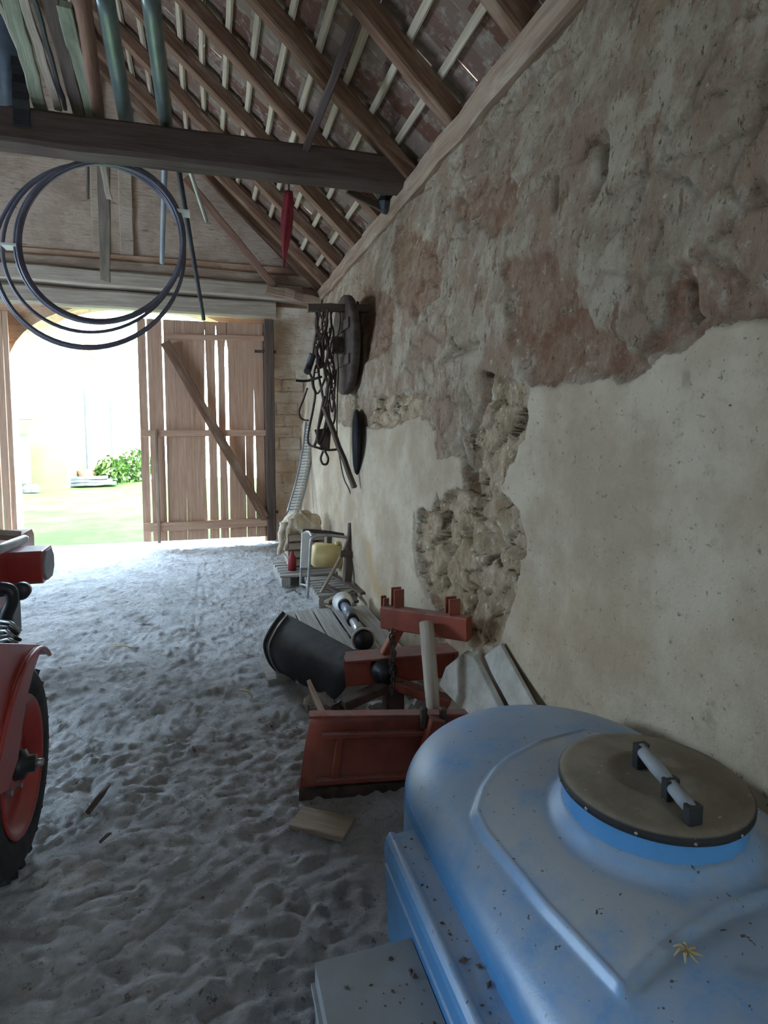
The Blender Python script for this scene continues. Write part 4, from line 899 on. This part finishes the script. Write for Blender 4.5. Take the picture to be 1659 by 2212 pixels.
for a in range(12):
    an = 2 * math.pi * a / 12 + .2; MB().lathe((LIDC[0] + LR * math.cos(an) * 1.012, LIDC[1] + LR * math.sin(an) * 1.012, .847), (math.cos(an), math.sin(an), 0), [(0, 0), (.0035, 0), (.003, .003), (0, .0035)], 8).build('rivet', M['steel'], tk)
# grey dusty plastic box next to the tank
gc_ = thing('plastic_box', 'dusty grey plastic box with rounded edges beside the blue tank', 'box', (.30, .82, 0))
cv = MB(); x0, x1, y0, y1, zt = .19, .402, .35, 1.145, .50
cv.box(((x0 + x1) / 2, (y0 + y1) / 2, zt / 2 + .005), (x1 - x0, y1 - y0, zt - .01), ch=.0001); cb = cv.build('box_body', M['cover'], gc_)
b = cb.modifiers.new('bevel', 'BEVEL'); b.width = .022; b.segments = 5; b.limit_method = 'ANGLE'
MB().beam((x0 - .004, y0, zt - .05), (x0 - .004, y1, zt - .05), .01, .012).build('lid_seam', M['cover'], gc_)
# straw tuft and dead leaves scattered on tank and box
rnd = random.Random(12)
for nm_, lab_, N_ in (('ledge', 'dark dirt crumbs scattered along the ledge of the blue tank', 46), ('box', 'dark dirt crumbs scattered on the grey plastic box', 50)):
    mb = MB()
    for k in range(N_):
        if nm_ == 'ledge': x = .447 - rnd.random() * .012 + .03 * rnd.random() ** 2; y = .35 + 1.0 * rnd.random(); z = .5955
        else: x = .21 + rnd.random() ** .6 * .18; y = .70 + rnd.random() ** .7 * .42; z = zt + .0
        a = rnd.random() * 6.3; s = .0025 + rnd.random() ** 3 * .009; u_ = Vector((math.cos(a), math.sin(a), 0)) * s; w_ = Vector((-math.sin(a), math.cos(a), 0)) * s * .6
        c = Vector((x, y, z)); mb.add([c - u_, c - w_ + Vector((0, 0, .001)), c + u_, c + w_ + Vector((0, 0, .001)), c + Vector((0, 0, s * .7))], [(0, 1, 4), (1, 2, 4), (2, 3, 4), (3, 0, 4), (3, 2, 1, 0)])
    tag(mb.build('dirt_crumbs', M['dark_wood']), lab_, 'dirt', None, 'stuff')
c = at(1485, 2062, z=.765); mb = MB()
for k in range(7):
    a = k * .9; mb.tube([c + Vector((0, 0, .004)), c + Vector((.012 * math.cos(a), .012 * math.sin(a), .008)), c + Vector((.024 * math.cos(a + .3), .02 * math.sin(a + .3), .002))], [.003, .0025, .001], 5)
tag(mb.build('dry_twig', M['hair']), 'small brown star-shaped dry twig lying on the blue tank', 'twig')

# ------------------------------------------------------------------ RED TRACTOR at the left edge
tr = thing('tractor', 'small red tractor partly in view at the left edge with red-rimmed wheel', 'tractor', (-1.1, 2.8, 0))
wc = Vector((-.685, 2.40, .375))
mb = MB(); mb.lathe(wc + Vector((-.16, 0, 0)), (1, 0, 0), [(.24, .01), (.28, 0), (.33, .0), (.36, .02), (.372, .05), (.372, .12), (.36, .155), (.33, .172), (.28, .172), (.245, .16), (.235, .15)], 72)
wl = mb.build('tyre', M['rubber'], tr)
mb = MB()
for k in range(26):
    for s in (0, 1):
        a = 2 * math.pi * (k + .5 * s) / 26; a2 = a + .09; x0_, x1_ = (-.155, -.075) if s else (.0, -.08)
        A = wc + Vector((x0_, .362 * math.cos(a), .362 * math.sin(a))); B = wc + Vector((x1_, .376 * math.cos(a2), .376 * math.sin(a2)))
        mb.beam(A, B, .022, .022, Vector((0, math.cos(a), math.sin(a))))
mb.build('tread_lugs', M['rubber'], wl)
rim = MB().lathe(wc, (1, 0, 0), [(.24, -.14), (.245, .0), (.25, .005), (.243, .012), (.225, .005), (.215, -.03), (.19, -.045), (.10, -.035), (.08, -.02), (.0, -.02)], 64).build('rim', M['red_paint'], tr)
hub = MB().lathe(wc, (1, 0, 0), [(0, -.03), (.055, -.03), (.05, .01), (.03, .02), (.03, .045), (0, .045)], 24).build('hub', M['black'], tr)
MB().lathe(wc + Vector((.04, 0, 0)), (1, 0, 0), [(0, 0), (.014, 0), (.014, .03), (0, .03)], 10).build('axle_bolt', M['steel'], hub)
for k in range(5):
    a = 2 * math.pi * k / 5; MB().lathe(wc + Vector((-.032, .1 * math.cos(a), .1 * math.sin(a))), (1, 0, 0), [(0, 0), (.012, 0), (.012, .02), (0, .02)], 6, False).build('wheel_nut', M['steel'], rim)
a = wc + Vector((-.02, .04, .19)); MB().tube([a, a + Vector((.03, .01, .02))], .006, 8).build('valve', M['black'], rim)
# fender: broad red arch over the wheel
rows = []
for i in range(21):
    a = math.radians(-8 + 135 * i / 20); rr = .43
    if i < 20: pass
    y_ = wc.y + .012 - rr * math.cos(a) * 1.0; z_ = .365 + rr * math.sin(a) * .98
    fl_ = max(0, math.sin(a)) ** 2
    xr_ = -.665 + .03 * max(0, math.sin(a)) ** 1.6
    rows.append([Vector((-1.15 + ((xr_ + 1.15) * t / 8), y_, z_ - .03 * (1 - fl_) * max(0, t - 5) / 3)) for t in range(9)])
MB().sheet(rows, .006).build('fender', M['red_paint'], tr)
mb = MB()
poly = [(wc.y - .1, .30), (wc.y - .37, .38)] + [(wc.y + .04 - .43 * math.cos(math.radians(q)), .365 + .42 * math.sin(math.radians(q))) for q in range(10, 176, 12)] + [(wc.y + .36, .38), (wc.y + .1, .30)]
mb.prism([(-.93, y_, z_) for y_, z_ in poly], (-.02, 0, 0)); mb.build('fender_side', M['red_paint'], tr)
rr = []
sk_ = [at(px, py, x=-.650) for px, py in ((97, 1392), (84, 1420), (73, 1452), (61, 1500), (50, 1565), (40, 1640), (18, 1708), (-40, 1735), (-120, 1730), (-120, 1385), (-20, 1388))]
MB().prism(sk_, (-.012, 0, 0)).build('fender_skirt', M['red_paint'], tr, bevel=.004)
MB().tube([q[8] for q in rows], .009, 8).build('fender_bead', M['red_paint'], tr)
# body, engine hood, side lamp housing
MB().box((-1.32, 3.2, .50), (.34, 1.9, .30), ch=.1).build('chassis', M['black'], tr)
MB().box((-1.33, 3.95, .80), (.42, .9, .34), ch=.12).build('hood', M['red_paint'], tr)
c = at(54, 1220, y=3.98); w_ = at(103, 1220, y=3.98).x
hs = MB(); hs.box(((w_ - 1.22) / 2, 3.98, c.z), (w_ + 1.22, .26, .195), ch=.12); hb_ = hs.build('lamp_housing', M['red_paint'], tr, bevel=.008)
MB().box((w_ + .004, 3.98, c.z), (.016, .22, .175), ch=.3).build('lamp_lens', M['cover'], tr)
c = at(44, 1278, y=3.42); kn = MB().lathe(c + Vector((0, .05, 0)), (0, -1, 0), [(0, 0), (.03, 0), (.044, .012), (.046, .05), (.036, .062), (0, .064)], 24).build('cap', M['black'], tr)
MB().tube([c + Vector((-.04, .03, 0)), c + Vector((-.16, .04, -.02))], .02, 12).build('filler_pipe', M['black'], tr)
A = at(56, 1163, y=3.62); B = at(-60, 1208, y=3.05); MB().tube([A, A.lerp(B, .05), A.lerp(B, .5), B], [.016, .024, .026, .026], 14).build('handle_bar', M['steel'], tr)
A = at(40, 1158, y=3.72); B = at(-80, 1150, y=3.6); MB().beam(A, B, .10, .03, (0, .5, 1)).build('seat_edge', M['handle_wood'], tr)
pts = [at(*q, y=3.3) for q in ((-2, 1270), (22, 1275), (26, 1300), (14, 1335), (24, 1370), (20, 1395))]; MB().tube(spline(pts, 5), [.03] * 26, 10).build('exhaust_hose', M['black'], tr)
for k in range(5):
    p0 = at(-10, 1340 + 12 * k, y=3.15); p1 = at(44 - 7 * (k % 3), 1362 + 7 * k, y=3.05); MB().tube([p0, p0.lerp(p1, .6) + Vector((0, 0, .02)), p1], .008, 8).build('lever', M['black' if k % 2 else 'steel'], tr)
for sx in (-1.95, ):
    MB().lathe((sx, 2.42, .375), (1, 0, 0), [(.0, .02), (.24, .01), (.28, 0), (.33, .0), (.36, .02), (.372, .05), (.372, .12), (.36, .155), (.33, .172), (.24, .16), (0, .16)], 48).build('tyre', M['rubber'], tr)
MB().tube([(-1.9, 2.42, .375), (-.7, 2.42, .375)], .045, 14).build('axle', M['black'], tr)
for sx in (-1.75, -1.30):
    MB().lathe((sx - .09, 4.25, .24), (1, 0, 0), [(.0, .02), (.15, .0), (.22, .01), (.24, .05), (.24, .10), (.22, .13), (.15, .14), (0, .12)], 36).build('front_tyre', M['rubber'], tr)
MB().tube([(-1.75, 4.25, .24), (-1.3, 4.25, .24)], .03, 12).build('front_axle', M['black'], tr)
# sticks and straw wisps on the earth
for k, (p, q, r_) in enumerate((((190, 1755), (235, 1695), .012), ((215, 1820), (240, 1800), .006), ((520, 1490), (545, 1505), .006), ((240, 1395), (285, 1400), .005))):
    A = at(*p, z=.02); B = at(*q, z=.035); mb = MB(); mb.tube([A, A.lerp(B, .5) + Vector((.01, 0, .012)), B], [r_, r_ * 1.2, r_ * .6], 7)
    tag(mb.build('twig', M['dark_wood' if k < 2 else 'hair']), ['thick dark stick lying on the earth near the red wheel', 'short dark twig on the earth below the thick stick', 'pale straw on the earth left of the floor board', 'pale straw on the earth ahead of the red fender'][k], 'twig')
